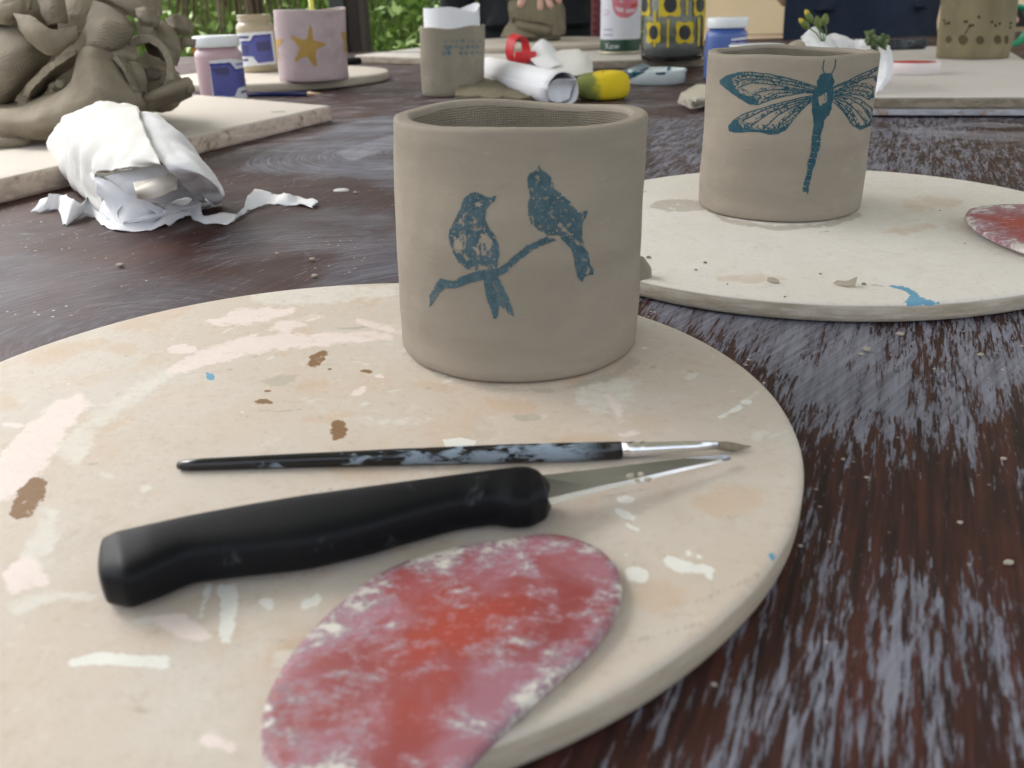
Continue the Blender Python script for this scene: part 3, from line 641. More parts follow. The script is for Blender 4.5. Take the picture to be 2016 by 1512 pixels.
stains(pA, 'st_cream', [band([(130,905),(170,850),(260,780),(330,735),(450,690)], [60,40,26,18,10]), band([(60,1130),(85,1060),(100,990)], [60,55,40]), band([(600,785),(640,812),(740,832),(860,828)], [5,6,6,4]), band([(20,1200),(120,1170),(200,1175)], [26,22,10]), [(460,575),(560,560),(780,562),(780,585),(600,600),(520,600)],
       [(1120,770),(1180,750),(1260,745),(1240,800),(1160,820)], [(1010,900),(1080,880),(1150,885),(1100,905)], band([(540,1300),(620,1290),(700,1240)], [30,40,20])], 12, 7, 130)
stains(pA, 'st_white', [band([(447,1150),(450,1200),(443,1265)], [34,26,18]), band([(412,1150),(395,1215)], [8,6]), ell(522,1185,9,7), ell(530,1190,7,10,.4), ell(604,1188,6,10,.3), ell(622,1182,6,10,.3), ell(1252,1131,22,14,.15), band([(1310,1100),(1340,1115),(1375,1120),(1405,1130)], [18,22,12,22]), ell(1232,1014,21,7,.45), ell(1243,1037,14,4,.4), ell(1232,983,16,6),
       band([(1415,822),(1460,800)], [5,7]), band([(140,1305),(200,1295),(250,1300),(330,1305)], [10,24,18,26]), [(870,865),(905,862),(940,870),(930,880),(880,880)], ell(1470,790,9,4), ell(1376,1096,5,3), ell(1355,1090,4,3), ell(700,1330,10,4,.2)], 3, 3, 160)
stains(pA, 'st_brown', [[(604,718),(618,695),(645,690),(642,708),(615,726)], [(500,792),(520,785),(540,790),(535,797),(510,798)], [(652,835),(658,828),(675,828),(684,845),(680,860),(655,870)], ell(722,730,13,4,.1), [(18,1010),(35,965),(65,940),(90,945),(85,980),(60,1015),(30,1022)], ell(648,728,5,2), ell(528,771,6,3)], 4, 5, 190)
stains(pA, 'st_grey', [[(505,752),(540,740),(590,740),(575,755),(545,762),(520,756)], [(820,700),(900,745),(1000,762),(1100,762),(1200,735),(1250,700),(1262,712),(1200,752),(1080,775),(960,772),(860,745)], ell(185,914,12,3,-.2), ell(1038,822,30,9)], 7, 4, 210)  # second outline: grey crescent along the front foot of the bird cup
stains(pA, 'st_blue', [ell(415,742,7,6), ell(1520,1095,8,5,.4), ell(407,736,3,2)], 2, 3, 230)
stains(pA, 'st_orange', [ell(1440,985,70,28), ell(1300,1175,50,30), ell(1150,870,60,18), ell(300,630,80,18,-.2), ell(1080,1330,40,20), ell(860,760,60,10,.15)], 30, 14, 240)
stains(pB, 'st_blue', [[(1745,562),(1775,563),(1800,575),(1820,590),(1850,596),(1830,600),(1790,600),(1783,596),(1795,580),(1775,570)]], 1.5, 2, 250)
stains(pB, 'st_orange', [ell(1830,400,60,14), ell(1790,452,60,6,-.15), ell(1480,548,70,8)], 20, 8, 260)
stains(pB, 'st_grey', [ell(1340,405,60,12), [(1385,408),(1440,432),(1530,446),(1620,440),(1690,420),(1700,425),(1630,448),(1530,454),(1430,440)], band([(1260,377),(1275,377)], 3), band([(1612,457),(1632,456)], 2.5), band([(1715,560),(1745,565)], 3)], 4, 2, 270)  # second outline: grey crescent following the dragonfly cup's front foot

rg_ = random.Random(31)
def on_A(): 
    r_ = .138*math.sqrt(rg_.random()); a = rg_.uniform(0, 2*PI); x, y = -.0605+r_*math.cos(a), .251+r_*math.sin(a); u_, v_ = topx(np.array([x]), np.array([max(y, .09)]), np.array([BT])); return float(u_[0]), float(v_[0]), .25/max(y, .1)
for k_, n_, lo_, hi_ in (('st_cream', 30, 4, 22), ('st_grey', 34, 2, 9), ('st_white', 40, 1.4, 4), ('st_orange', 26, 20, 70), ('st_pink', 10, 5, 22)):
    for i in range(n_):
        u_, v_, sc_2 = on_A(); L_ = rg_.uniform(lo_, hi_)*sc_2; stains(pA, k_, [ell(u_, v_, L_, L_*rg_.uniform(.12, .5), rg_.uniform(-.5, .3))], L_*.4, L_*.25+1, 400+i)
for i in range(26):
    u_, v_, sc_2 = on_A(); a = rg_.uniform(-.6, .2); L_ = rg_.uniform(25, 110)*sc_2; stains(pA, rg_.choice(['st_cream', 'st_grey', 'st_cream']), [band([(u_, v_), (u_+L_*.5*math.cos(a), v_+L_*.5*math.sin(a)+3), (u_+L_*math.cos(a), v_+L_*math.sin(a))], rg_.uniform(2.5, 4.5))], 2, 2, 500+i)
for pt_ in (pA, pB):
    for k, f in pt_.f.items(): setattr_pt(pt_.o, k, f)

# ================================================================== BRUSH
s = NT('black_lacquer_smeared'); v = s.obj(); f = s.noise(s.map(v, scale=(.35, 1, 1)), 330, 5, .65, .6)
big = s.noise(s.map(v, scale=(.5, 1, 1)), 60, 3, .5); ax = s.n('SeparateXYZ', {0: v}).outputs[0]
mk = s.m('MULTIPLY', s.ss(s.m('ADD', s.m('MULTIPLY', f, .7), s.m('MULTIPLY', big, .5)), .60, .70), s.ss(s.m('ABSOLUTE', s.m('ADD', ax, -.006)), .052, .040))
c = s.mix(s.m('MULTIPLY', mk, .75), (.006, .006, .007), (.30, .38, .46))
M['brush_black'] = s.fin(c, s.m('ADD', .18, s.m('MULTIPLY', mk, .5)), None)
M['ferrule'] = simple('ferrule_metal', (.80, .81, .83), .22, .04, 60, Metallic=1.0)
M['bristle'] = simple('sable_bristle', (.20, .17, .12), .7, .5, 500)
M['ink'] = simple('grey_blue_lettering', (.30, .36, .44), .5, .1)
brush = thing('paint_brush', 'thin black paint brush with silver ferrule and white slip smears', 'brush', tuple(at(800, 905, BT)))
def on(px, py, r): return at(px, py, BT+r+.0002)
hp = [(353, 917, .0011), (360, 916, .0014), (400, 914, .0016), (600, 906, .0019), (800, 899, .0022), (1000, 893, .00245), (1150, 889, .00245), (1222, 886, .0023)]
H_ = [on(*p) for p in hp]; bh_ = mesh_obj('handle', *tube(H_, [p[2]*1.1 for p in hp], 20), M['brush_black'], brush)
fp = [(1223, 886, .00225), (1240, 885, .0022), (1243, 885, .0024), (1248, 885, .0024), (1251, 885, .0021), (1262, 884, .0021), (1265, 884, .0023), (1270, 884, .0023), (1273, 884, .0020), (1340, 880, .0017), (1412, 876, .0012)]
mesh_obj('ferrule', *tube([at(a, b, BT+.0026) for a, b, r in fp], [p[2] for p in fp], 20), M['ferrule'], brush)
bp = [(1410, 877, .0011), (1425, 878, .0014), (1445, 880, .0013), (1462, 880, .0007), (1479, 879, .0001)]
mesh_obj('bristles', *tube([at(a, b, BT+.0024-.0004*i) for i, (a, b, r) in enumerate(bp)], [p[2] for p in bp], 14), M['bristle'], brush)
def text_mesh(body, size):
    cu = bpy.data.curves.new('txt', 'FONT'); cu.body = body; cu.size = size; cu.resolution_u = 4
    ob = bpy.data.objects.new('txt', cu); C.objects.link(ob); dg = bpy.context.evaluated_depsgraph_get()
    me = bpy.data.meshes.new_from_object(ob.evaluated_get(dg)); bm = bmesh.new(); bm.from_mesh(me)
    bmesh.ops.triangulate(bm, faces=bm.faces[:])
    es = [e for e in bm.edges if e.calc_length() > size*.12]; bmesh.ops.subdivide_edges(bm, edges=es, cuts=2)
    bm.verts.index_update(); vs = [v.co.copy() for v in bm.verts]; fs = [[v.index for v in f.verts] for f in bm.faces]
    bm.free(); bpy.data.objects.remove(ob); return vs, fs
tv, tf = text_mesh('Major Brushes  Size', .0026)
L0 = on(1000, 893, .00245); L1 = on(792, 899, .0022); dd = (L1-L0); ln = dd.length; dd.normalize(); wd = max(v_.x for v_ in tv)
out = []
for v_ in tv:
    u = v_.x/wd*ln; r = .0024-.0002*v_.x/wd+.00012; ph = -.35+v_.y/.0024; p = L0+dd*u
    side = V((dd.y, -dd.x, 0)); side = side if side.y < 0 else -side
    out.append(p+V((0, 0, 1))*math.cos(ph)*r+side*math.sin(ph)*r)
mesh_obj('lettering', out, tf, M['ink'], bh_, smooth=False)

# ================================================================== KNIFE
s = NT('black_plastic'); v = s.obj(); f = s.noise(v, 90, 5, .7, .5); g_ = s.noise(v, 700, 3)
c = s.mix(s.m('MULTIPLY', s.ss(f, .60, .74), .34), (.0045, .005, .0065), (.12, .13, .14))
M['knife_black'] = s.fin(c, s.m('ADD', .36, s.m('MULTIPLY', f, .15)), s.bump(g_, .0001, .5), Specular_IOR_Level=.15)
M['steel'] = simple('knife_steel', (.42, .43, .46), .17, .40, 45, Metallic=1.0)
M['steel_bright'] = simple('knife_ground_edge', (.95, .95, .95), .5, .03, 120, Metallic=1.0)
knife = thing('paring_knife', 'paring knife with a curved black plastic handle and short steel blade', 'knife', tuple(at(640, 1080, BT)))
st = [((202,1075),(203,1172)),((206,1062),(212,1198)),((227,1049),(262,1209)),((290,1036),(318,1187)),((366,1021),(380,1157)),((480,998),(480,1146)),((600,977),(600,1134)),((720,961),(710,1108)),((833,947),(815,1075)),((920,936),(900,1050)),((985,928),(972,1040)),((1020,922),(1010,1049)),((1040,922),(1045,1047)),((1056,930),(1078,1028)),((1066,945),(1088,1000))]
hh = [.0085,.0112,.0126,.0130,.0130,.0130,.0130,.0128,.0124,.0120,.0122,.0124,.0120,.0108,.0085]
vs = []; SEG = 28; fine = []
FN = [(aty(*a, 1) and at(a[0], a[1], BT+h_*.84), at(b[0], b[1], BT+h_*.14), h_) for (a, b), h_ in zip(st, hh)]
for i in range(len(FN)-1):
    nsub = 5
    for k in range(nsub):
        t_ = k/nsub; fine.append(tuple((FN[i][m_]*(1-t_)+FN[i+1][m_]*t_) for m_ in range(3)))
fine.append(FN[-1])
for (Fp, Np, h_) in fine:
    c_ = (Fp+Np)/2; ax_ = (Np-Fp)/2; ax_ = V((ax_.x, ax_.y, 0)); zc_ = BT+h_/2+.0003
    for k in range(SEG):
        a = 2*PI*k/SEG; ca, sa = math.cos(a), math.sin(a); e_ = 2/3.4
        x = math.copysign(abs(ca)**e_, ca); z = math.copysign(abs(sa)**e_, sa)
        vs.append(V((c_.x, c_.y, zc_))+ax_*x+V((0, 0, z*h_/2*(1-.10*x))))
n = len(fine); fs = grid_faces(n, SEG, True)+[tuple(range(SEG-1, -1, -1)), tuple((n-1)*SEG+k for k in range(SEG))]
o = mesh_obj('handle', vs, fs, M['knife_black'], knife); mod(o, 'SMOOTH', factor=.5, iterations=3); mod(o, 'SUBSURF', levels=1, render_levels=1)
sp = [(1050,937),(1150,926),(1250,914),(1350,902),(1425,895),(1438,899)]; ed = [(1084,993),(1180,968),(1260,949),(1350,926),(1420,909),(1440,902)]
zz = [.0082,.0072,.0062,.0048,.0034,.003]; vs = []; ve = []
for (a, b, z_) in zip(sp, ed, zz):
    A_ = at(*a, BT+z_+.0006); E_ = at(*b, BT+z_-.0012); m_ = A_.lerp(E_, .86)+V((0, 0, .0004))
    th = V((0, 0, .0011)); vs += [A_, m_, m_-th, A_-th]; ve += [m_+V((0, 0, .0001)), E_, m_-th]
fs = grid_faces(6, 4, True)+[(3, 2, 1, 0), (20, 21, 22, 23)]
bl_ = mesh_obj('blade', vs, fs, M['steel'], knife, smooth=False)
mesh_obj('cutting_edge', ve, grid_faces(6, 3, True)+[(2, 1, 0), (15, 16, 17)], M['steel_bright'], bl_, smooth=False)
def crumb(name, label, p, r, mat, seed, flat=.55, group='clay crumbs'):
    bm = bmesh.new(); bmesh.ops.create_icosphere(bm, subdivisions=2, radius=1)
    vs = []
    for v_ in bm.verts:
        k = 1+.45*noise.noise(v_.co*1.6+V((seed*3.1, seed, 0))); c_ = v_.co*k; vs.append(V((p[0]+c_.x*r, p[1]+c_.y*r*.7, max(p[2]+r*flat*.75+c_.z*r*flat, p[2]))))
    bm.verts.index_update(); fs = [[v_.index for v_ in f_.verts] for f_ in bm.faces]; bm.free()
    return tag(mesh_obj(name, vs, fs, mat, origin=p, smooth=False), label, 'crumb', group)
for i, (a, b, wd_) in enumerate([(1242, 941, 'leftmost'), (1262, 938, 'upper middle'), (1275, 947, 'rightmost'), (1254, 949, 'lower middle')]):
    p = at(a, b, BT+.0072); crumb('clay_crumb', wd_+' tiny pale clay crumb stuck on the knife blade', tuple(p), .0011-.0001*i, M['clay_dry'], i, .7)

# ================================================================== RED SCRAPERS
s = NT('red_rubber_smeared'); v = s.obj(); rad = s.attr('rim')
a = s.noise(v, 34, 5, .62, .3); b = s.noise(s.map(v, rot=(0, 0, .5), scale=(.7, 1.3, 1)), 230, 6, .80, .25); d = s.noise(s.map(v, loc=(4, 2, 0)), 74, 6, .74, .35); l = s.noise(s.map(v, loc=(1, 7, 0)), 22, 3, .5)
c = s.mix(s.ss(l, .40, .62), (.245, .046, .043), (.30, .044, .030))
c = s.mix(s.m('MULTIPLY', s.ss(s.m('ADD', a, s.m('MULTIPLY', rad, .16)), .50, .74), .72), c, (.35, .17, .215))
c = s.mix(s.m('MULTIPLY', s.m('MULTIPLY', s.ss(rad, .62, .05), s.ss(a, .62, .42)), .85), c, (.36, .045, .022))
chalk = s.m('ADD', s.m('ADD', s.m('MULTIPLY', b, .45), s.m('MULTIPLY', d, .60)), s.m('MULTIPLY', s.m('POWER', rad, 3.0), .075))
c = s.mix(s.m('MULTIPLY', s.ss(chalk, .52, .62), .45), c, (.52, .44, .52))
c = s.mix(s.m('MULTIPLY', s.ss(chalk, .60, .645), .9), c, (.66, .625, .555))
M['red'] = s.fin(c, .55, s.bump(s.ss(chalk, .57, .66), .0006, .7))
def scraper(label, outline, z0, th, tilt=V((0, 0, 0)), sag=0.0):
    P = [at(px_, py_, z0+.001) for px_, py_ in outline]; P = crm(P+[P[0]], 5)[:-1]; c_ = sum(P, V((0, 0, 0)))/len(P); n_ = len(P); vs = []; rim = []
    for r_, zt in ((1.0, 0), (1.004, th*.5), (.99, th), (.93, th*1.05), (.8, th*1.1), (.6, th*1.15), (.4, th*1.2), (.2, th*1.2), (.001, th*1.2)):
        for p in P:
            d = p-c_; q_ = c_+d*r_; vs.append(V((q_.x, q_.y, z0+zt+tilt.dot(d*r_)+sag*(1-r_*r_)))); rim.append(r_ if zt else 1)
    o = mesh_obj('scraper', vs, grid_faces(9, n_, True)+[tuple(range(n_-1, -1, -1))], M['red'], origin=tuple(V((c_.x, c_.y, z0))))
    setattr_pt(o, 'rim', np.array(rim)); return tag(o, label, 'scraper', 'oval red rubber scrapers')
scraper('oval red rubber scraper smeared with slip, lying in front of the knife', [(1000,1068),(1060,1058),(1115,1062),(1170,1082),(1205,1110),(1222,1150),(1220,1190),(1200,1235),(1160,1285),(1100,1340),(1000,1430),(930,1500),(880,1560),(780,1640),(640,1640),(555,1560),(515,1470),(518,1400),(540,1340),(580,1280),(640,1215),(720,1150),(800,1108),(900,1080)], BT+.0006, .0017, V((.012, .006, 0)), .0006)
scraper('oval red rubber scraper at the right edge of the whitish board', [(1898,428),(1912,416),(1960,411),(2020,412),(2100,420),(2160,450),(2150,490),(2090,505),(2016,488),(1960,468),(1920,448)], BT+.0045, .002, V((.03, .03, 0)))

# ================================================================== CRUMBS AND SHAVINGS
sh = slab('clay_shaving', [[at(1640, 557, BT+.0008), at(1662, 563, BT+.0006), at(1684, 562, BT+.0012)], [at(1648, 552, BT+.0022), at(1668, 553, BT+.0022), at(1688, 545, BT+.0035)]], .0006, M['clay_dry'], .0001, 300, origin=at(1664, 562, BT))
tag(sh, 'curled crescent clay shaving beside the blue smear on the whitish board', 'shaving')
sh = slab('clay_shaving', [[at(1510, 552, BT+.0008), at(1522, 556, BT+.0006), at(1534, 556, BT+.0008)], [at(1513, 546, BT+.002), at(1524, 548, BT+.0016), at(1533, 552, BT+.001)]], .0006, M['clay_dry'], .0001, 300, origin=at(1522, 556, BT))
tag(sh, 'smaller curled clay shaving near the front of the whitish board', 'shaving')
lump = crumb('clay_lump', 'ragged clay lump wedged between the bird cup and the whitish board', tuple(at(1259, 583, 0)), .0062, M['clay'], 21, 1.7, None); lump['category'] = 'clay lump'
mod(lump, 'SUBSURF', levels=1, render_levels=1)
for i, (a, b, r, wd_) in enumerate([(1985,1110,.0012,'pale clay crumb at the right edge of the dark foreground table'),(1772,660,.0016,'pale clay crumb just in front of the whitish board'),(1705,690,.0018,'largest of the pale crumbs between the two round boards'),(1695,699,.0011,'small crumb touching the largest crumb between the boards'),(1690,625,.001,'crumb tucked against the front rim of the whitish board'),(1930,700,.0012,'pale crumb on the table below the right red scraper'),(237,524,.0022,'clay crumb on the grey smear left of the tan board'),(1660,905,.0007,'tiny crumb on the dark table right of the brush tip'),(1975,905,.001,'pale crumb at the right picture edge beside the grey patch'),(1800,620,.0008,'tiny crumb in the shadow of the whitish board'),(1890,1030,.0008,'tiny crumb on bare brown wood at the lower right'),(620,545,.0018,'crumb on the brown patch behind the tan board rim'),(615,512,.0018,'larger flake behind the brown patch crumb'),(545,500,.0012,'small crumb in front of the torn paper strip'),(700,380,.0016,'pale crumb beside the dried slip drop')]):
    crumb('clay_crumb', wd_, tuple(at(a, b, .0004)), r, M['clay_dry'], i+30, .5, 'crumbs on the dark table')
for i, (a, b, r, wd_) in enumerate([(1277,508,.0012,'crumb at the left end of the whitish board beside the bird cup'),(1388,518,.001,'crumb left of the smaller shaving on the whitish board'),(1370,532,.0008,'tiny crumb nearest the left front rim of the whitish board'),(1500,400,.0007,'tiny crumb in front of the dragonfly cup foot'),(1615,540,.0007,'tiny crumb between the two clay shavings'),(1700,560,.001,'dark crumb between the crescent shaving and blue smear'),(1545,585,.0006,'tiny crumb near the front rim below the smaller shaving'),(1432,560,.0005,'faint speck of clay at the front left of the whitish board'),(1850,415,.0006,'speck of clay left of the right red scraper'),(1900,480,.0005,'speck of clay below the right red scraper')]):
    crumb('clay_crumb', wd_, tuple(at(a, b, BT+.0002)), r, M['clay_heap'], i+60, .5, 'crumbs on the whitish board')
M['drop'] = simple('slip_drop', (.55, .55, .52), .6)
drop = mesh_obj('slip_drop', *lathe([(.0062, 0), (.0058, .0008), (.004, .0014), (.001, .0016)], at(672, 376).x, at(672, 376).y, 20, 1, .8, True, True), M['drop'], origin=at(672, 376, .0003))
drop.location.z = .0004; tag(drop, 'dried pale slip drop on the brown table behind the bird cup', 'slip drop')

# ================================================================== RECTANGULAR BOARDS
def wood_mat(name, c1, c2, side):
    s = NT(name); v = s.obj(); a = s.noise(s.map(v, rot=(0, 0, .5), scale=(3, 30, 30)), 1, 5, .6, .3); b = s.noise(v, 60, 5, .7)
    c = s.mix(a, c1, c2); nz = s.n('SeparateXYZ', {0: s.n('NewGeometry').outputs['Normal']}).outputs[2]
    e = s.noise(s.map(v, scale=(1, 1, 3)), 50, 5, .7, .6); sc = s.mix(s.ss(e, .38, .62), side, tuple(x*1.25+.05 for x in side)); sc = s.mix(s.ss(s.noise(v, 24, 5, .7, 1.2), .56, .66), sc, (.30, .20, .14))
    c = s.mix(s.ss(nz, .8, .4), c, sc); c = s.mix(s.m('MULTIPLY', s.ss(b, .58, .72), .3), c, tuple(x*.62 for x in c1))
    return s.fin(c, .7, s.bump(b, .0008, .6), Specular_IOR_Level=.25)
M['wb'] = wood_mat('scrubbed_wood', (.50, .455, .40), (.58, .53, .475), (.46, .37, .30))
M['wb2'] = wood_mat('scrubbed_wood_grey', (.50, .47, .425), (.57, .54, .49), (.27, .225, .17))
M['wb3'] = wood_mat('pale_drawing_board', (.60, .555, .515), (.66, .62, .58), (.19, .155, .11))
M['wgrey'] = wood_mat('grey_plank', (.20, .20, .215), (.28, .28, .30), (.30, .30, .33))
def rect_board(label, poly, z0, z1, mat, amp=.0008, holes=(), group='rectangular wooden boards'):
    P = [V((p.x, p.y, 0)) for p in poly]
    if (P[1]-P[0]).cross(P[2]-P[1]).z < 0: P.reverse()
    ring = []
    for a, b in zip(P, P[1:]+P[:1]):
        k = max(6, int((b-a).length/.008)); ring += [a.lerp(b, i/k) for i in range(k)]
    c_ = sum(ring, V((0, 0, 0)))/len(ring); n_ = len(ring); vs = []; L = 6
    for k in range(L):
        z = z0+(z1-z0)*k/(L-1)
        for i, p in enumerate(ring):
            d = (p-c_).normalized(); e_ = amp*(fbm((p.x, p.y, z), 90, 4)+.3)+( .0012 if k == L-1 else 0)
            vs.append(V((p.x-d.x*e_, p.y-d.y*e_, z)))
    for i, p in enumerate(ring): d = (p-c_).normalized(); q_ = vs[(L-1)*n_+i]; vs.append(V((q_.x-d.x*.004, q_.y-d.y*.004, z1+.0004)))
    fs = grid_faces(L+1, n_, True)+[tuple(range(n_-1, -1, -1)), tuple(L*n_+i for i in range(n_))]
    t = thing('wooden_board', label, 'board', tuple(V((c_.x, c_.y, z0))), group); mesh_obj('plank', vs, fs, mat, t); return t
A_ = at(655, 238); d1 = at(0, 403)-A_; d2 = at(393, 187, .0175)-A_; d2.z = 0
LB = .0179
boardL = rect_board('thick wooden board with chipped edge under the clay heap', [A_, A_+d1*1.25, A_+d1*1.25+d2*1.15, A_+d2*1.02], .0005, .0175, M['wb'], .0022)
p = at(548, 220, LB); mesh_obj('knot_hole', *lathe([(.0075, LB-.0003), (.007, LB+.0004), (.001, LB+.0005)], p.x, p.y, 24, 1.2, .8, True, True), simple('knot_grey', (.36, .35, .28), .7, .3, 90), boardL)
E_ = [at(700, 124), at(1010, 136), at(1010, 136)+V((.04, .60, 0)), at(700, 124)+V((.20, .44, 0))]
boardE = rect_board('grooved wooden board behind the star cup and paper-lined cup', E_, .0005, .0165, M['wb2'], .0004)
g0 = at(727, 104, .017); g1_ = at(830, 105, .017); mesh_obj('groove', *box_geo(((g0+g1_)/2)+V((.06, 0, .0003)), .30, .012, .0008, math.atan2(g1_.y-g0.y, g1_.x-g0.x)), simple('groove_dark', (.11, .12, .115), .8), boardE, smooth=False)
F_ = [at(1090, 139), at(1386, 132), at(1386, 132)+V((.06, .5, 0)), at(1090, 139)+V((.03, .5, 0))]
boardF = rect_board('wooden board under the picture tin and the flowered water jar', F_, .0005, .0160, M['wb2'], .0004)
G_ = [at(1708, 227, .0025), at(2150, 228, .0025)]
plank = rect_board('thin grey plank lying beneath the pale drawing board', [G_[0], G_[1], G_[1]+V((.02, .08, 0)), G_[0]+V((.02, .08, 0))], .0025, .0088, M['wgrey'], .0003)
plank2 = [at(1712, 217, .0092)+V((0, .014, 0)), at(2160, 217, .0092)+V((0, .014, 0))]
boardG = rect_board('large pale drawing board at the right, holding the olive vase', [plank2[0], plank2[1], plank2[1]+V((.35, .86, 0)), plank2[0]+V((.10, .86, 0))], .0092, .0215, M['wb3'], .0005)
boardC = round_board('round_board', 'round board under the pink star cup and open brown jar', -.402, 1.668, .195, .195, 0, .0005, .0140, M['bC'], 5, bev=.005)
boardD = round_board('round_board', 'round board at the back under the folded clay block', .065, 2.30, .245, .245, 0, .0172, .0125, M['bC'], 6, bev=.003)

# ================================================================== CLAY HEAP (every scrap a thing)
q = aty
def Q(rows): return [[q(*p) for p in r] for r in rows]
HG = 'scraps in the clay heap'
def scrap(label, rows, th=.006, mat='clay_heap', amp=.002, freq=38, ragged=.5, name='clay_slab'):
    R = Q(rows); o = slab(name, R, th, M[mat], amp*.7, freq, ragged*1.6, origin=tuple(min((p for r in R for p in r), key=lambda p: p.z)), nu=14, nv=14, crease=.0006, chip=.30, edge=M['clay_cut'])
    return tag(o, label, 'clay scrap', HG)
def heap_core(label, px_, py_, Y, r, sc, seed):
    c_ = q(px_, py_, Y); c_.z = max(c_.z, LB+.6*r*sc[2]); bm = bmesh.new(); bmesh.ops.create_icosphere(bm, subdivisions=5, radius=1); vs = []
    for v_ in bm.verts:
        k = 1+.30*noise.noise(v_.co*1.5+V((seed, 0, 0)))+.10*noise.noise(v_.co*5+V((seed, 4, 0)))
        p = V((c_.x+v_.co.x*r*k*sc[0], c_.y+v_.co.y*r*k*sc[1], c_.z+v_.co.z*r*k*sc[2])); p.z = max(p.z, LB); vs.append(p)
    bm.verts.index_update(); fs = [[v_.index for v_ in f_.verts] for f_ in bm.faces]; bm.free()
    return tag(mesh_obj('clay_lump', vs, fs, M['clay_heap'], origin=(c_.x, c_.y, LB)), label, 'clay scrap', HG)
heap_core('lumpy clay mass at the core of the heap, mostly covered by slabs', 110, 150, 1.035, .080, (1.3, .6, 1.0), 3)
heap_core('shadowed clay lump at the right foot of the heap', 300, 165, .985, .030, (1.1, .7, .9), 7)
heap_core('lumpy clay mass topping the heap above the slabs', 90, -20, 1.0, .060, (1.3, .7, .7), 9)
scrap('large smooth humped clay slab at the front foot of the heap', [
    [(-45,262,.85),(40,269,.822),(110,269,.815),(160,262,.815),(220,238,.83),(285,214,.865)], [(-45,238,.835),(40,246,.805),(110,240,.798),(160,226,.80),(215,202,.815),(278,198,.85)],
    [(-45,215,.85),(35,224,.825),(100,214,.812),(150,192,.812),(205,155,.82),(256,168,.85)], [(-45,200,.89),(25,210,.87),(92,196,.85),(143,172,.835),(170,104,.84),(228,104,.855)], [(-45,196,.93),(25,205,.91),(92,192,.89),(150,165,.87),(176,96,.87),(218,95,.88)]], .007, amp=.001)
scrap('fat rolled clay slab with woven texture at the left of the heap', [[(-90,62,.96),(-30,50,.92),(25,56,.90),(58,82,.92)], [(-90,130,.92),(-20,112,.865),(50,100,.858),(98,108,.89)], [(-90,200,.93),(-40,195,.865),(8,175,.85),(48,160,.87)], [(-90,245,.95),(-50,235,.885),(-12,217,.87),(14,207,.885)]], .007, 'clay_heap_weave', .0012, name='clay_roll')
scrap('smooth pointed clay flap draped over the woven roll', [[(28,30,.87),(62,34,.852),(105,62,.842),(156,53,.86)], [(38,50,.848),(74,74,.832),(114,86,.835),(148,72,.85)], [(52,70,.85),(84,99,.838),(108,107,.838),(124,94,.848)]], .005, amp=.0008)
scrap('textured clay sheet curling over at the heap centre', [[(186,2,.91),(215,16,.885),(245,38,.875),(260,50,.885)], [(176,40,.875),(205,50,.852),(236,60,.853),(257,64,.872)], [(160,78,.865),(196,80,.846),(224,88,.85),(244,86,.868)], [(112,116,.862),(150,108,.85),(195,99,.848),(218,96,.86)]], .006, 'clay_heap_weave', .001)
scrap('long thin crescent of clay edging the hollow', [[(38,215,.862),(55,180,.850),(85,142,.845),(125,114,.845),(182,86,.855)], [(64,214,.90),(80,184,.89),(108,152,.885),(145,124,.885),(192,102,.89)]], .006, amp=.001)
th_ = [math.radians(a) for a in range(-150, 151, 25)]
scrap('hollow ring-shaped clay roll at the right of the heap', [[(286+48*math.sin(a), 138-62*math.cos(a), .872) for a in th_], [(286+50*math.sin(a), 138-63*math.cos(a), .90) for a in th_], [(290+46*math.sin(a), 134-58*math.cos(a), .94) for a in th_]], .007, amp=.0012, name='clay_roll')
sp_ = [(115+(21-2.0*k)*math.cos(k*.75)*1.2, 172+(18-1.7*k)*math.sin(k*.75), .862-.001*k) for k in range(10)]
scrap('small spiral curl of clay in the hollow of the heap', [sp_, [(a, b-2, y+.03) for a, b, y in sp_]], .004, amp=.0006, name='clay_curl')
scrap('ridged clay strip tucked inside the ring roll', [[(208,98,.862),(238,92,.865),(266,98,.87)], [(212,112,.85),(240,108,.852),(268,114,.86)], [(216,124,.858),(244,120,.86),(268,126,.87)]], .005, amp=.0015, freq=90)
scrap('bent clay slab standing inside the ring roll', [[(232,122,.868),(256,118,.862),(274,128,.868)], [(246,150,.855),(268,146,.85),(284,156,.858)], [(262,184,.858),(276,180,.855),(286,188,.862)]], .006, amp=.0012)
scrap('cracked clay strip leaning along the humped slab', [[(225,112,.84),(245,140,.838),(262,172,.842),(284,212,.86)], [(236,108,.855),(258,138,.852),(274,168,.856),(292,206,.872)]], .004, amp=.001)
scrap('folded clay roll at the right foot of the heap', [[(272,216,.875),(305,207,.868),(342,197,.87),(376,186,.885)], [(276,198,.858),(308,186,.85),(344,174,.853),(377,164,.872)], [(292,186,.872),(318,174,.868),(348,162,.87),(372,157,.885)]], .006, amp=.0016, name='clay_roll')
scrap('thin clay fold under the right foot roll', [[(268,222,.875),(300,214,.872),(330,206,.875)], [(276,206,.868),(304,200,.862),(330,194,.868)]], .004, amp=.001)
scrap('broad clay slab on the right shoulder of the heap', [[(268,48,.955),(308,44,.935),(345,62,.945)], [(284,82,.925),(324,78,.905),(352,102,.92)], [(302,108,.92),(330,116,.91),(346,128,.925)]], .006, amp=.0015)
scrap('blocky clay offcut at the right tip of the heap', [[(333,42,.965),(354,33,.95),(376,54,.96)], [(338,62,.945),(358,64,.94),(374,70,.95)]], .010, amp=.0012, freq=70)
scrap('small curved clay offcut below the right tip', [[(346,84,.955),(364,76,.945),(386,80,.95)], [(350,100,.945),(366,92,.94),(384,92,.945)]], .005, amp=.001)
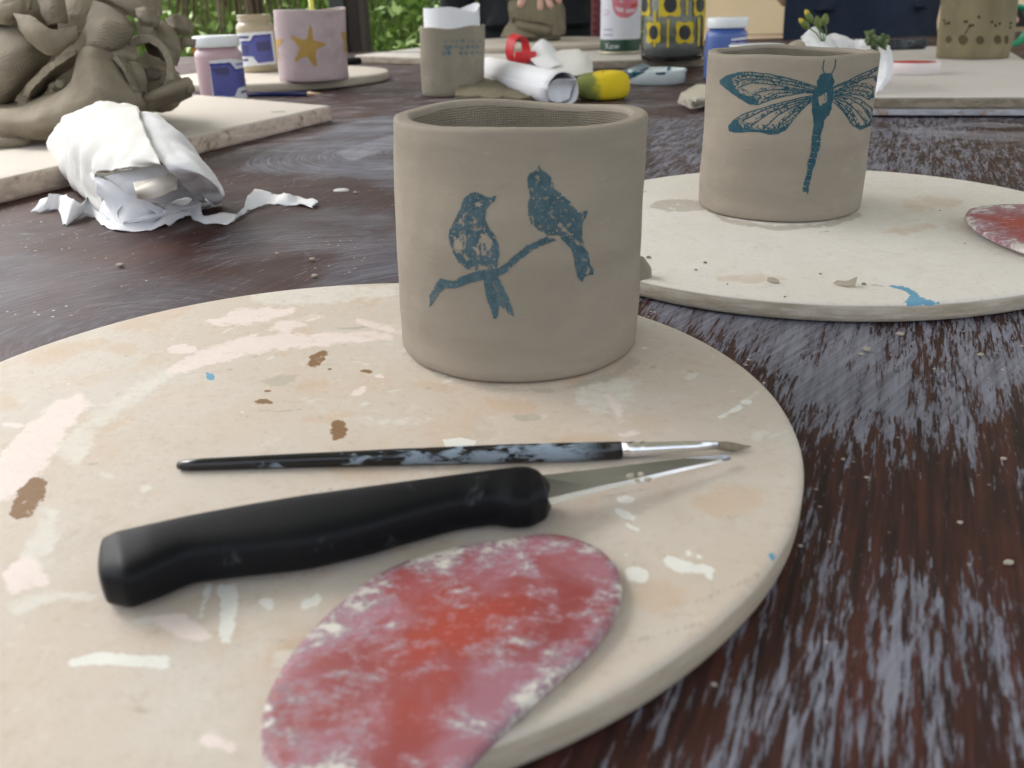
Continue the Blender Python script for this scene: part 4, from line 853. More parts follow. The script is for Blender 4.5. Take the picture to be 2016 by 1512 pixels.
scrap('smooth tilted clay slab at the top right of the heap', [[(170,-55,.985),(220,-45,.935),(280,-32,.93),(312,-12,.96)], [(188,-14,.94),(235,-4,.905),(285,14,.90),(314,30,.93)], [(236,8,.935),(262,26,.905),(284,42,.90),(302,50,.92)]], .007, amp=.0012)
scrap('rumpled clay offcut hanging over the tilted slab edge', [[(268,18,.89),(290,16,.885),(308,24,.895)], [(274,34,.882),(292,36,.878),(312,42,.888)], [(282,46,.886),(296,50,.884),(310,50,.892)]], .007, amp=.0025, freq=110)
scrap('textured clay strip hanging at the top of the heap', [[(76,-14,.90),(100,-18,.885),(124,-6,.89)], [(84,16,.882),(106,16,.87),(126,22,.88)], [(100,48,.878),(114,46,.87),(132,46,.878)]], .006, 'clay_heap_weave', .0015)
scrap('crumbly clay piece at the top left of the heap', [[(-30,-8,.93),(20,-14,.90),(62,-4,.905)], [(-30,22,.91),(16,16,.882),(58,14,.89)], [(-30,50,.91),(6,46,.888),(30,36,.892)]], .008, amp=.003, freq=80)
scrap('dark folded clay sheet behind the textured sheet', [[(126,-20,.94),(160,-26,.92),(200,-16,.93)], [(120,20,.91),(150,24,.90),(182,18,.905)], [(118,62,.895),(146,68,.888),(178,58,.892)]], .006, amp=.002)
for a, b, y, r, lb_ in ((48, 206, .852, .006, 'small torn clay chip at the left foot of the crescent strip'), (258, 178, .842, .005, 'small torn clay chip on the strip beside the humped slab'), (372, 176, .868, .006, 'small torn clay chip at the end of the foot roll'), (300, 150, .89, .008, 'crumbly clay chunk inside the ring roll'), (120, 168, .850, .005, 'tiny clay crumb inside the spiral curl'), (330, 112, .90, .008, 'clay chunk below the right shoulder slab')):
    p = q(a, b, y); o = crumb('clay_chip', lb_, (p.x, p.y, p.z-r*.5), r, M['clay_heap'], int(a), .9, HG); o['category'] = 'clay scrap'
p_ = [at(a, b, LB+.0045) for a, b in ((-40, 262), (0, 258), (35, 257), (58, 263), (62, 272), (45, 279), (0, 283), (-40, 288))]
o = mesh_obj('clay_strip', *tube(crm(p_, 6), .0045, 12, True, .9), M['clay_heap'], origin=p_[0]); tag(o, 'looped clay strip lying on the board in front of the heap', 'clay scrap', HG)

# ================================================================== CRUMPLED PAPER TUBE AND TORN STRIP
def paper_mat(name, c):
    s = NT(name); v = s.obj(); f = s.noise(v, 50, 4, .6); cr = s.n('TexVoronoi', {'Vector': v, 'Scale': 55.0}, feature='DISTANCE_TO_EDGE').outputs['Distance']
    s.fin(s.mix(f, tuple(x*.95 for x in c), c), .75, s.bump(s.noise(v, 120, 4, .55, .6), .0006, .5), Specular_IOR_Level=.15); return s.mat
M['paper'] = paper_mat('white_paper', (.78, .78, .80)); M['paper_cream'] = paper_mat('cream_paper', (.68, .665, .625)); M['paper_in'] = paper_mat('paper_inside', (.84, .77, .68))
pt = thing('crumpled_paper', 'crumpled white paper sleeve lying by the chipped board', 'paper', tuple(at(240, 447, .0005)))
def sheet(name, rows, mat, amp=.0012, freq=45, ragged=.6, th=.0003): return slab(name, [[at(*p) for p in r] for r in rows], th, M[mat], amp*.4, 34, ragged*1.6, parent=pt, nu=16, nv=16, crease=.0024, sharp=0)
sheet('left_wall', [[(262,330,.022),(190,340,.012),(128,322,.006),(97,286,.022),(122,236,.050),(190,203,.066),(268,208,.066)],
                    [(275,372,.016),(215,392,.006),(158,378,.004),(128,330,.020),(150,275,.046),(215,245,.060),(288,262,.060)],
                    [(300,408,.008),(246,428,.003),(205,420,.004),(172,372,.016),(182,320,.038),(238,298,.050),(312,318,.050)],
                    [(312,428,.003),(268,440,.0015),(238,444,.002),(205,400,.012),(192,346,.031),(238,332,.042),(318,326,.046)]], 'paper_cream', .0012)
sheet('right_wall', [[(262,224,.062),(302,230,.060),(345,255,.050),(378,290,.030)], [(285,270,.056),(330,280,.054),(388,312,.044),(418,340,.020)], [(318,318,.048),(362,326,.046),(420,358,.034),(440,380,.012)], [(345,345,.040),(385,352,.036),(428,384,.018),(436,398,.002)], [(362,368,.030),(395,385,.020),(420,404,.006),(410,408,.0012)]], 'paper', .0014)
sheet('lower_wall', [[(238,447,.0014),(300,438,.0014),(360,422,.0014),(420,405,.0014)], [(246,436,.006),(306,425,.008),(364,410,.008),(414,396,.006)], [(262,424,.004),(312,412,.005),(366,398,.005),(404,386,.004)], [(285,405,.003),(322,396,.003),(366,386,.003),(396,376,.003)]], 'paper', .0010)
sheet('inner_wall', [[(205,348,.034),(285,328,.040),(356,330,.040),(400,360,.030)], [(238,370,.027),(300,362,.030),(354,356,.029),(402,378,.018)], [(270,394,.019),(318,392,.017),(358,386,.015),(400,392,.006)]], 'paper', .0014)
sheet('inner_flap', [[(262,360,.036),(310,346,.038),(354,338,.038)], [(267,376,.033),(312,366,.034),(352,356,.034)], [(272,392,.027),(314,386,.028),(350,373,.029)]], 'paper_in', .0004, ragged=.1)
sheet('crossing_strip', [[(178,342,.030),(225,360,.026),(280,388,.018),(338,416,.006)], [(180,354,.026),(222,376,.022),(276,404,.014),(330,432,.002)]], 'paper', .0009)
sheet('torn_point', [[(196,420,.006),(208,388,.016),(232,372,.022)], [(236,446,.002),(232,412,.012),(262,396,.016)]], 'paper', .0008)
sheet('rim_fold', [[(346,332,.040),(366,352,.034),(388,398,.010)], [(362,318,.044),(392,350,.034),(404,396,.008)]], 'paper', .0008)
sheet('front_wall', [[(180,342,.031),(228,360,.028),(282,386,.020),(336,412,.009)], [(190,372,.024),(230,398,.016),(275,415,.010),(325,422,.004)], [(206,402,.013),(228,432,.006),(250,446,.0025),(306,438,.0016)]], 'paper', .0010)
tp = [(57,414,.008),(85,410,.012),(112,404,.014),(126,436,.012),(150,424,.016),(172,416,.014),(205,438,.008),(240,448,.004),(290,446,.006),(330,436,.010),(352,426,.012),(372,420,.012),(398,430,.006),(425,434,.005),(450,434,.004),(480,414,.006),(500,402,.010),(530,395,.009),(562,397,.006),(590,398,.005),(618,403,.002)]
lo = []; hi = []
for i, (a, b, h_) in enumerate(tp):
    base = at(a, b+7, .0008); lo.append(base); hi.append(base+V((.003*math.sin(i*1.9),   .014+.007*math.cos(i*2.3), h_*.8*(1+.45*math.sin(i*2.9)))))
o = slab('torn_paper_strip', [lo, [l.lerp(h_, .5)+V((0, -.001, 0)) for l, h_ in zip(lo, hi)], hi], .0003, M['paper'], .0006, 60, 2.6, origin=lo[0], nu=6, nv=5, crease=.0012, sharp=0)
tag(o, 'torn wavy white paper strip trailing over the table', 'paper')

# ================================================================== JARS, CUPS AND THINGS BEHIND
def plastic(name, col, rough=.35, **kw): return simple(name, col, rough, .05, 30, **kw)
M['lid'] = plastic('white_lid', (.76, .79, .80)); M['pinkglaze'] = plastic('pink_glaze_jar', (.48, .335, .365), .3); M['brownglaze'] = plastic('brown_glaze_jar', (.40, .33, .22), .3)
M['blueglaze'] = plastic('blue_glaze_jar', (.065, .12, .36), .3); M['lab_white'] = plastic('label_white', (.70, .72, .76)); M['lab_blue'] = plastic('label_blue', (.085, .095, .33)); M['lab_navy'] = plastic('label_navy', (.012, .014, .22)); M['lab_text'] = plastic('label_text', (.055, .055, .16)); M['lab_pale'] = plastic('label_violet_text', (.22, .22, .5))
def jar(label, cx, cy, z0, R, h, matb, lid=True, group='glaze jars'):
    t = thing('glaze_jar', label, 'jar', (cx, cy, z0), group)
    hb = h*.80 if lid else h*.86
    b = mesh_obj('body', *lathe([(R*.9, z0), (R*.985, z0+.0015), (R, z0+.004), (R, z0+hb*.86), (R*.985, z0+hb*.93), (R*.90, z0+hb*.985), (R*.84, z0+hb), (R*.84, z0+h*.93 if not lid else z0+h*.88)], cx, cy, 56, close_top=lid), matb, t)
    if lid:
        mesh_obj('lid', *lathe([(R*.90, z0+h*.835), (R*.965, z0+h*.835), (R*.985, z0+h*.85), (R*.985, z0+h*.97), (R*.96, z0+h*.992), (R*.92, z0+h), (R*.80, z0+h*.997), (R*.1, z0+h*.995)], cx, cy, 56, close_top=True), M['lid'], t)
    else:
        zz_ = z0+hb
        for k in range(2): mesh_obj('thread', *lathe([(R*.845, zz_+.004+k*.006), (R*.88, zz_+.005+k*.006), (R*.88, zz_+.0065+k*.006), (R*.845, zz_+.0075+k*.006)], cx, cy, 48, close_bottom=False), matb, t)
        mesh_obj('rim', *lathe([(R*.84, z0+h*.93), (R*.86, z0+h*.95), (R*.86, z0+h), (R*.80, z0+h), (R*.78, z0+h*.9), (R*.77, z0+h*.6), (R*.01, z0+h*.58)], cx, cy, 48, close_bottom=False), matb, t)
    return t, bvh([b])
def lab(name, poly, tr, mat, par, lift, step=1.0):
    a = np.array(poly); return decal(name, (a[:, 0].min()-1, a[:, 1].min()-1, a[:, 0].max()+1, a[:, 1].max()+1), step, lambda cx, cy: inside(cx, cy, poly), tr, mat, par, lift)
L = lambda *ps: polys([ps], (360, 60), 10.08)[0]
pj, tr = jar('lidded pink glaze jar with a blue label beside the clay heap', -.4118, 1.3538, .0004, .0330, .0905, M['pinkglaze'])
pj_l = lab('label', L((525,605),(940,560),(1200,590),(1270,1380),(600,1380)), tr, M['lab_white'], pj, .0003)
lab('label_panel', L((535,660),(935,635),(1040,800),(1205,755),(1240,1105),(1095,1145),(1025,1310),(620,1300)), tr, M['lab_blue'], pj_l, .0005)
lab('label_stripe', L((535,660),(935,635),(1045,770),(1205,735),(1205,775),(1040,812),(925,680),(540,705)), tr, M['lab_navy'], pj_l, .0007)
lab('label_text', L((580,745),(880,725),(930,800),(900,890),(720,890),(600,820)), tr, M['lab_text'], pj_l, .0007)
for k in range(3): lab('label_text', L((1100+k*8,880+k*75),(1200,860+k*75),(1205,890+k*75),(1108+k*8,915+k*75)), tr, M['lab_text'], pj_l, .0007)
lab('label_logo', L((1035,660),(1190,625),(1195,680),(1045,700)), tr, M['lab_pale'], pj_l, .0007)
lab('label_text', L((1150,1205),(1245,1180),(1248,1225),(1155,1250)), tr, M['lab_text'], pj_l, .0007)
bj, tr = jar('open brown glaze jar with blue label behind the pink jar', -.4555, 1.745, .0148, .0345, .0985, M['brownglaze'], False)
bj_l = lab('label', L((1000,60),(1780,10),(1855,665),(1150,720)), tr, M['lab_white'], bj, .0003)
lab('label_panel', L((1150,220),(1340,220),(1405,110),(1740,75),(1810,610),(1495,650),(1390,520),(1180,520)), tr, M['lab_blue'], bj_l, .0005)
lab('label_stripe', L((1150,215),(1335,210),(1395,95),(1740,68),(1742,98),(1410,128),(1350,240),(1150,245)), tr, M['lab_navy'], bj_l, .0007)
lab('label_text', L((1450,230),(1720,205),(1735,390),(1480,420)), tr, M['lab_text'], bj_l, .0007)
for k in range(4): lab('label_text', L((1170,300+k*52),(1310,295+k*52),(1310,330+k*52),(1170,335+k*52)), tr, M['lab_text'], bj_l, .0007)
lab('label_logo', L((1060,110),(1320,110),(1300,155),(1060,165)), tr, M['lab_text'], bj_l, .0007)
lab('label_text', L((1190,570),(1300,560),(1300,605),(1190,615)), tr, M['lab_text'], bj_l, .0007)
kj, tr = jar('lidded blue glaze jar behind the dragonfly cup', .3560, 1.4883, .0004, .0325, .0925, M['blueglaze'])
L5 = lambda *ps: polys([ps], (1380, 30), 10.08)[0]
kj_l = lab('label', L5((600,470),(920,425),(930,900),(600,900)), tr, M['lab_white'], kj, .0003); lab('label_stripe', L5((600,510),(920,475),(920,530),(600,550)), tr, M['lab_navy'], kj_l, .0006); lab('label_panel', L5((620,560),(920,540),(920,900),(620,900)), tr, M['lab_blue'], kj_l, .0006)
# white dish seen over the dragonfly cup rim
tc = q(1490, 88, 1.31); th_ = tc.z
dish = thing('white_tub', 'shallow white plastic tub seen over the dragonfly cup', 'tub', (tc.x, 1.31, .0004))
mesh_obj('tub_wall', *lathe([(.028, .0004), (.031, .001), (.036, th_-.003), (.038, th_-.002), (.0385, th_), (.036, th_), (.034, th_-.01), (.001, th_-.012)], tc.x, 1.31, 48), M['lid'], dish)

# ---- star cup
M['pinkclay'] = clay('pink_slip_clay', (.47, .375, .385), .0003, dark=.86); M['gold'] = simple('ochre_underglaze', (.40, .25, .055), .7, .2, 60); M['innerclay'] = clay('inner_olive_clay', (.30, .27, .15), .0003)
starcup = thing('clay_cup', 'pale pink painted clay cup with ochre stars', 'cup', (-.3085, 1.528, .0148), 'hand-built clay cups')
wS, _ = cup(starcup, [(.0562, -.3120, 1.5270), (.0562, -.3115, 1.5272), (.0566, -.3098, 1.5275), (.0570, -.3072, 1.5278)], .0148, .106, .006, lambda a: .0015*math.sin(a*2+.5)+.001*math.sin(a*3), M['pinkclay'], M['innerclay'], 12, seg=96, nz=20, bulge=.001)
tS = bvh([wS]); LS = lambda *ps: polys([ps], (340, 0), 4.2)[0]
for nm, pl in (('star', LS((1135,205),(1155,240),(1160,330),(1280,365),(1190,410),(1180,460),(1195,548),(1165,545),(1110,470),(1070,475),(1015,515),(1010,495),(1050,400),(975,300),(985,290),(1080,330),(1110,320))), ('star', LS((838,330),(920,320),(890,375),(868,400),(880,500),(855,470),(845,400))), ('star', LS((1390,270),(1440,262),(1445,400),(1415,450),(1420,360)))):
    a = np.array(pl); decal(nm, (a[:, 0].min()-3, a[:, 1].min()-3, a[:, 0].max()+3, a[:, 1].max()+3), .8, lambda cx, cy, pl=pl: inside(cx+wobn(cx, cy, 9, 5)*.9, cy+wobn(cx, cy, 9, 6)*.9, pl), tS, M['gold'], starcup, .0004)
p0 = V((-.31, 1.545, .03)); o = mesh_obj('stick', *tube([p0, p0+V((-.002, .03, .16))], .0042, 10), plastic('yellow_paint', (.75, .72, .15)), origin=p0); tag(o, 'thin yellow stick standing in the pink star cup', 'stick')
# pencil, black tool end
pencil = thing('pencil', 'dark blue pencil lying under the edge of the star cup board', 'pencil', tuple(at(560, 186)))
a_, b_ = at(478, 186, .0042), at(606, 185, .0042); dv_ = (b_-a_).normalized()
mesh_obj('barrel', *tube([a_-dv_*.05, b_], .0040, 6), plastic('navy_pencil', (.008, .016, .09), .25), pencil, smooth=False)
mesh_obj('sharpened_tip', *tube([b_, b_+dv_*.020, b_+dv_*.024], [.0038, .0008, .0002], 8), simple('pencil_wood', (.55, .38, .24), .7), pencil)
o = thing('black_tool', 'black tool handle end lying behind the star cup', 'tool', tuple(at(690, 122, .0147)))
a_ = at(712, 120, .0147+.007)
mesh_obj('grip', *tube([a_+V((-.07, .004, 0)), a_+V((-.012, 0, 0)), a_+V((-.003, 0, 0)), a_], [.0068, .0072, .0065, .003], 14), M['knife_black'], o)
mesh_obj('shank', *tube([a_+V((-.115, .006, 0)), a_+V((-.065, .004, 0))], .002, 8), M['steel'], o)

# ---- paper-lined clay cup
lined = thing('clay_cup', 'clay cup with torn white paper lining and blue stamped dots', 'cup', (-.0745, 1.3717, .0004), 'hand-built clay cups')
wL, _ = cup(lined, [(.0465, -.0757, 1.3717), (.0468, -.0750, 1.3717), (.0472, -.0735, 1.3718), (.0476, -.0722, 1.3718)], .0004, .0935, .005, lambda a: .0012*math.sin(a*2+2)+.001*math.sin(a*5), clay('clay_grey', (.285, .25, .19), .0004, dark=.85), M['clay_weave'], 17, seg=96, nz=20, bulge=.001)
tL = bvh([wL]); L6 = lambda x, y: (840+x/12.6, 40+y/12.6)
dots = [(470,660,50),(590,660,48),(530,730,55),(430,820,48),(550,820,48),(725,650,42),(865,670,50),(1020,655,42),(1140,655,38),(1255,655,36),(850,815,50),(985,815,42),(1120,810,34),(1230,800,34),(1330,830,34),(430,490,36),(490,530,40),(620,500,52),(750,530,40),(890,510,44),(1030,510,44),(1160,520,36),(1340,510,36),(1380,640,40)]
def m_dots(cx, cy):
    m_ = np.zeros(cx.shape, bool)
    for i, (x, y, r) in enumerate(dots):
        X_, Y_ = L6(x, y); d = np.hypot(cx-X_, cy-Y_); rr = r/12.6; m_ |= (d < rr) & ((d > rr*.45) | (i % 3 == 1)) & (wobn(cx, cy, 3, 70+i) < (.6 if y > 600 and i < 13 else -.05))
    return m_
decal('dot_print', (868, 70, 955, 115), .7, m_dots, tL, print_mat('stamp_faded', (.075, .135, .16), (.12, .19, .21), CL, .6), lined, .0004)
R_ = .0405; cx_, cy_ = -.0725, 1.3718; aa = [2*PI*k/20 for k in range(21)]
lin = slab('paper_lining', [[V((cx_+R_*math.cos(a), cy_+R_*math.sin(a), .02)) for a in aa], [V((cx_+R_*math.cos(a), cy_+R_*math.sin(a), .07)) for a in aa], [V((cx_+(R_+.002*math.sin(3*a))*math.cos(a), cy_+(R_+.002*math.sin(3*a))*math.sin(a), .118+.003*math.sin(a*2+.4)+.003*math.sin(a*3))) for a in aa]], .0006, M['paper'], .0008, 50, .15, origin=(cx_, cy_, .0064), nu=4, nv=6)
tag(lin, 'torn white paper sleeve standing inside the dotted clay cup', 'paper')

# ---- paper roll, loose sheet, red cutter, clay offcut, sponge
A0, A1 = at(962, 140, .0225), at(1108, 176, .0205); dv_ = (A1-A0).normalized()
aa = [PI*2.3*k/26-.8 for k in range(27)]; n1_ = dv_.cross(V((0, 0, 1))).normalized(); n2_ = n1_.cross(dv_)
def roll_pt(c_, a, r): return c_+n1_*math.cos(a)*r+n2_*math.sin(a)*r
prl = thing('paper_roll', 'rolled white paper tube lying on the table behind the bird cup', 'paper', tuple(A0-V((0, 0, .0205))))
slab('rolled_sheet', [[roll_pt(A0.lerp(A1, t_), a, .0200+.0006*a) for a in aa] for k, t_ in enumerate((0, .33, .66, 1.0))], .0005, M['paper'], .0002, 30, .1, parent=prl, nu=3, nv=4, sharp=0)
slab('end_flap', [[roll_pt(A0.lerp(A1, 1.03), PI/2+.9, .0195), roll_pt(A0.lerp(A1, .97), PI/2, .012), roll_pt(A0.lerp(A1, 1.02), PI/2-.9, .0195)], [roll_pt(A0.lerp(A1, .96), PI, .0185), A0.lerp(A1, .93), roll_pt(A0.lerp(A1, .97), 0, .0185)], [roll_pt(A0.lerp(A1, .97), PI+.8, .0185), roll_pt(A0.lerp(A1, .95), -PI/2, .0185), roll_pt(A0.lerp(A1, .97), -.8, .0185)]], .0005, M['paper'], .0003, 40, .1, parent=prl, sharp=0)
Q2 = lambda a, b, y: q(780+a/4.032, b/4.032, y)
o = slab('paper_sheet', [[Q2(1040,420,1.50), Q2(1165,310,1.53), Q2(1290,420,1.52)], [Q2(1090,500,1.44), Q2(1190,420,1.47), Q2(1330,470,1.48)], [Q2(1200,560,1.40), Q2(1290,520,1.41), Q2(1400,540,1.42)]], .0005, M['paper'], .0012, 30, .3, origin=at(1080, 140, .001), nu=7, nv=7)
tag(o, 'white paper corner sticking up behind the paper roll', 'paper')
o = slab('paper_sheet', [[Q2(1160,500,1.46), Q2(1280,405,1.50), Q2(1450,392,1.50), Q2(1555,460,1.46)], [Q2(1200,530,1.42), Q2(1310,500,1.43), Q2(1470,450,1.44), Q2(1560,530,1.42)], [Q2(1240,590,1.37), Q2(1340,600,1.36), Q2(1470,590,1.37), Q2(1560,590,1.38)]], .0005, M['paper_cream'], .0016, 26, .4, origin=at(1130, 150, .001), nu=7, nv=7)
tag(o, 'curved cream paper piece between the paper roll and tin', 'paper')
M['redp'] = plastic('red_plastic', (.62, .022, .030), .35)
cut = thing('ring_cutter', 'red plastic ring cutter leaning behind the paper roll', 'cutter', tuple(at(1010, 118, .001)))
rc = q(1012, 98, 1.50); ring_ = [(rc+V((.018*math.sin(t_)*.75, .012*math.sin(t_), .024*math.cos(t_)))) for t_ in [2*PI*k/28 for k in range(29)]]
o = slab('ring', [ring_, [p+V((.012, -.012, -.004)) for p in ring_]], .002, M['redp'], 0.0, 10, 0, parent=cut, nu=2, nv=2)
rc2 = q(1035, 112, 1.47); mesh_obj('tab', *box_geo(rc2, .034, .012, .016, -.25, .002), M['redp'], cut)
o = slab('clay_offcut', [[at(898, 192, .004), at(960, 196, .004), at(1030, 196, .004), at(1100, 190, .004)], [at(898, 178, .010), at(960, 172, .014), at(1010, 168, .010), at(1090, 175, .006)], [at(905, 165, .012), at(960, 158, .013), at(1010, 158, .009), at(1070, 165, .006)]], .007, M['clay_wrap'], .003, 50, .5, origin=at(960, 190, .0005))
tag(o, 'ragged flat clay offcut lying under the paper roll', 'clay scrap')
s = NT('sponge'); v = s.obj(); ax = s.n('SeparateXYZ', {0: v}).outputs[0]; f = s.noise(v, 60, 4); n_ = s.noise(v, 500, 3, .7)
c = s.mix(s.ss(s.m('ADD', ax, s.m('MULTIPLY', s.m('SUBTRACT', f, .5), .03)), -.016, -.004), (.17, .20, .045), (.70, .52, .010)); c = s.mix(s.m('MULTIPLY', s.ss(n_, .55, .7), .35), c, (.30, .24, .02))
M['sponge'] = s.fin(c, .85, s.bump(n_, .0008, .7))
sc_ = at(1190, 200, 0)+V((0, .025, .0006)); prof = [(.020, 0), (.030, .001), (.0355, .006), (.037, .014), (.0365, .022), (.034, .029), (.028, .0335), (.018, .0350), (.001, .0352)]
o = mesh_obj('sponge', *lathe([(r_, sc_.z+z_) for r_, z_ in prof], sc_.x, sc_.y, 56, 1.0, .75, wob=lambda a, r_, z_, k: (r_*(1+.02*math.sin(3*a)), z_+.0015*math.sin(a+1)*(z_ > .02))), M['sponge'], origin=sc_)
tag(o, 'round yellow sponge stained green on its left side', 'sponge')

# ---- tin, water jar, teal dish, cloth
tin = thing('picture_tin', 'tall white tin printed with a red bowl and green band', 'tin', (.2445, 1.945, .0166))
s = NT('tin_white'); M['tin'] = s.fin((.72, .72, .78), .35); tz = .0166; TR = .0412
tb = mesh_obj('body', *lathe([(TR*.97, tz), (TR, tz+.002), (TR, tz+.24), (TR*.97, tz+.245), (TR*.3, tz+.246)], .2445, 1.945, 64, close_top=True), M['tin'], tin); tT = bvh([tb])
mesh_obj('base_rim', *lathe([(TR*1.0, tz+.0004), (TR*1.012, tz+.001), (TR*1.012, tz+.0055), (TR*1.0, tz+.006)], .2445, 1.945, 64), simple('tin_base', (.42, .38, .26), .4, Metallic=.6), tin)
mesh_obj('green_band', *lathe([(TR*1.004, tz+.0062), (TR*1.006, tz+.007), (TR*1.006, tz+.0285), (TR*1.004, tz+.0292)], .2445, 1.945, 64, close_bottom=False), plastic('band_green', (.012, .055, .025), .35), tin)
T3 = lambda *ps: polys([ps], (1160, 0), 11.63)[0]
lab('bowl_print', T3((530,60),(545,200),(600,320),(690,390),(800,410),(900,400),(1000,340),(1080,240),(1110,100),(1110,-60),(530,-60)), tT, plastic('print_pink', (.62, .17, .22), .4), tin, .0004, .7)
lab('bowl_highlight', T3((600,150),(780,190),(780,290),(660,270),(600,200)), tT, plastic('print_pale', (.68, .52, .55), .4), tin, .0006, .7); lab('bowl_highlight', T3((820,215),(1070,200),(1020,270),(850,310)), tT, plastic('print_pale', (.68, .52, .55), .4), tin, .0006, .7)
lab('cherry_print', T3((950,90),(1110,60),(1100,150),(960,180)), tT, plastic('print_red', (.55, .05, .03), .4), tin, .0007, .7); lab('cherry_print', T3((690,20),(780,10),(770,50),(710,60)), tT, plastic('print_silver', (.55, .56, .58), .4), tin, .0007, .7)
for k in range(2):
    lab('small_text', T3((330,650+k*120),(540,650+k*120),(540,705+k*120),(330,710+k*120)), tT, plastic('print_grey', (.46, .44, .53), .4), tin, .0005, .6)
lab('swirl_print', T3((330,225),(450,230),(470,300),(420,360),(320,355),(330,320),(420,310),(430,260),(330,255)), tT, plastic('print_rose', (.62, .50, .58), .4), tin, .0005, .6)
tv, tf = text_mesh('Kew', .017); out = []
for v_ in tv:
    ph = -PI/2-.92+v_.x/TR; out.append((.2445+(TR*1.006+.0006)*math.cos(ph), 1.945+(TR*1.006+.0006)*math.sin(ph), tz+.0115+v_.y))
mesh_obj('lettering', out, tf, plastic('print_white', (.55, .56, .58), .4), tin, smooth=False)
# flowered water jar: glass with grey water and printed flowers
wj = thing('water_jar', 'wide glass jar of grey water printed with yellow black-eyed flowers', 'jar', (.3125, 1.7235, .0166)); wz = .0166; WR = .0570
s = NT('jar_glass'); s.fin((.86, .88, .84), .06, None, Transmission_Weight=1.0, IOR=1.25); M['glass'] = s.mat
s = NT('grey_water'); v = s.obj(); z_ = s.n('SeparateXYZ', {0: v}).outputs[2]; M['greywater'] = s.fin(s.mix(s.ss(s.noise(v, 30, 3), .3, .7), (.16, .175, .18), (.21, .215, .20)), .25)
M['jarwall'] = simple('jar_cloudy_wall', (.27, .265, .215), .15, .15, 20)
jb = mesh_obj('glass', *lathe([(WR*.90, wz), (WR*.97, wz+.002), (WR*.995, wz+.007), (WR, wz+.014), (WR, wz+.17), (WR*.97, wz+.175), (WR*.95, wz+.175), (WR*.955, wz+.17), (WR*.955, wz+.012), (WR*.9, wz+.006), (WR*.01, wz+.005)], .3125, 1.7235, 64), M['glass'], wj)
mesh_obj('water', *lathe([(WR*.88, wz+.0055), (WR*.945, wz+.012), (WR*.948, wz+.042), (WR*.01, wz+.042)], .3125, 1.7235, 48, close_top=True), M['greywater'], wj)
mesh_obj('residue', *lathe([(WR*.948, wz+.0425), (WR*.948, wz+.150), (WR*.93, wz+.150), (WR*.93, wz+.0425)], .3125, 1.7235, 48, close_bottom=False), M['jarwall'], wj)
tJ = bvh([jb]); M['yel'] = plastic('printed_yellow', (.60, .44, .012), .3); M['blk'] = plastic('printed_black', (.016, .017, .024), .3)
def flower(x, y, rx, ry):
    def pet(cx, cy):
        u, v_ = (cx-x)/rx, (cy-y)/ry; a = np.arctan2(v_, u); return np.hypot(u, v_) < .86+.16*np.cos(4*(a-.78))
    pe_ = decal('printed_petals', (x-rx-3, y-ry-3, x+rx+3, y+ry+3), .8, pet, tJ, M['yel'], wj, .0004)
    decal('printed_eye', (x-rx, y-ry, x+rx, y+ry), .8, lambda cx, cy: np.hypot((cx-x)/(rx*.52), (cy-y)/(ry*.55)) < 1, tJ, M['blk'], pe_, .0007)
for f_ in [(1287, 64, 17, 26), (1348, 64, 22, 27), (1320, 9, 25, 30), (1269, 9, 14, 28), (1378, 9, 16, 28)]: flower(*f_)
for x0, y0, y1 in ((1288, 92, 22), (1314, 94, 38), (1351, 30, 0), (1374, 90, 35), (1384, 90, 30), (1298, 34, 0)):
    lab('printed_stalk', [(x0, y1), (x0+3.5, y1), (x0+2.5, y0), (x0-1, y0)], tJ, M['yel'], wj, .0004, .8)
td = thing('paint_dish', 'round white lid holding teal paint in front of the water jar', 'dish', (.245, 1.44, .0004)); dc = at(1300, 167, .0004)+V((0, .035, 0)); td.location = dc; td['_o'] = tuple(dc)
M['dishw'] = simple('pale_dish', (.58, .65, .66), .4, .08, 40); M['teal'] = simple('teal_paint', (.012, .085, .125), .3, .3, 80)
dd_ = mesh_obj('dish_wall', *lathe([(.042, dc.z), (.0435, dc.z+.001), (.046, dc.z+.019), (.0455, dc.z+.0205), (.0435, dc.z+.0205), (.043, dc.z+.017), (.001, dc.z+.0165)], dc.x, dc.y, 56), M['dishw'], td)
tDd = bvh([dd_]); lab('paint_smear', [(1228,150),(1250,138),(1278,132),(1268,143),(1240,156)], tDd, M['teal'], td, .0005, .8); lab('paint_smear', [(1347,142),(1360,140),(1354,152)], tDd, M['teal'], td, .0005, .6); lab('paint_smear', [(1315,132),(1322,131),(1318,140),(1312,140)], tDd, M['teal'], td, .0005, .6); lab('paint_smear', [(1290,143),(1312,142),(1308,147),(1292,147)], tDd, M['teal'], td, .0005, .6)
sp0 = at(1222, 142, .018); o = slab('paint_scraper', [[at(1222, 141, .016), at(1245, 133, .019), at(1266, 125, .022)], [at(1245, 146, .0165), at(1262, 139, .019), at(1280, 131, .021)]], .0025, M['teal'], .0004, 60, .2, origin=sp0)
tag(o, 'small dark teal paint scraper resting across the paint dish', 'scraper')
M['canvas_cloth'] = simple('canvas_cloth', (.55, .50, .40), .85, .15, 60, .0006, 300)
cl = thing('folded_cloth', 'folded cream canvas cloth beside the dragonfly cup', 'cloth', tuple(at(1370, 208, .0005)))
C4 = lambda a, b, z_: at(1160+a/4.58, b/4.58, z_)
for k in range(4):
    z_ = .002+.0042*k; slab('cloth_fold', [[C4(800+8*k, 915-20*k, z_), C4(930, 960-20*k, z_), C4(1100, 940-20*k, z_), C4(1300, 900-20*k, z_)], [C4(930+10*k, 840-22*k, z_+.001), C4(1040, 830-20*k, z_+.001), C4(1200, 820-20*k, z_), C4(1400, 800-20*k, z_)]], .0034, M['canvas_cloth'], .0012, 60, .5, parent=cl)

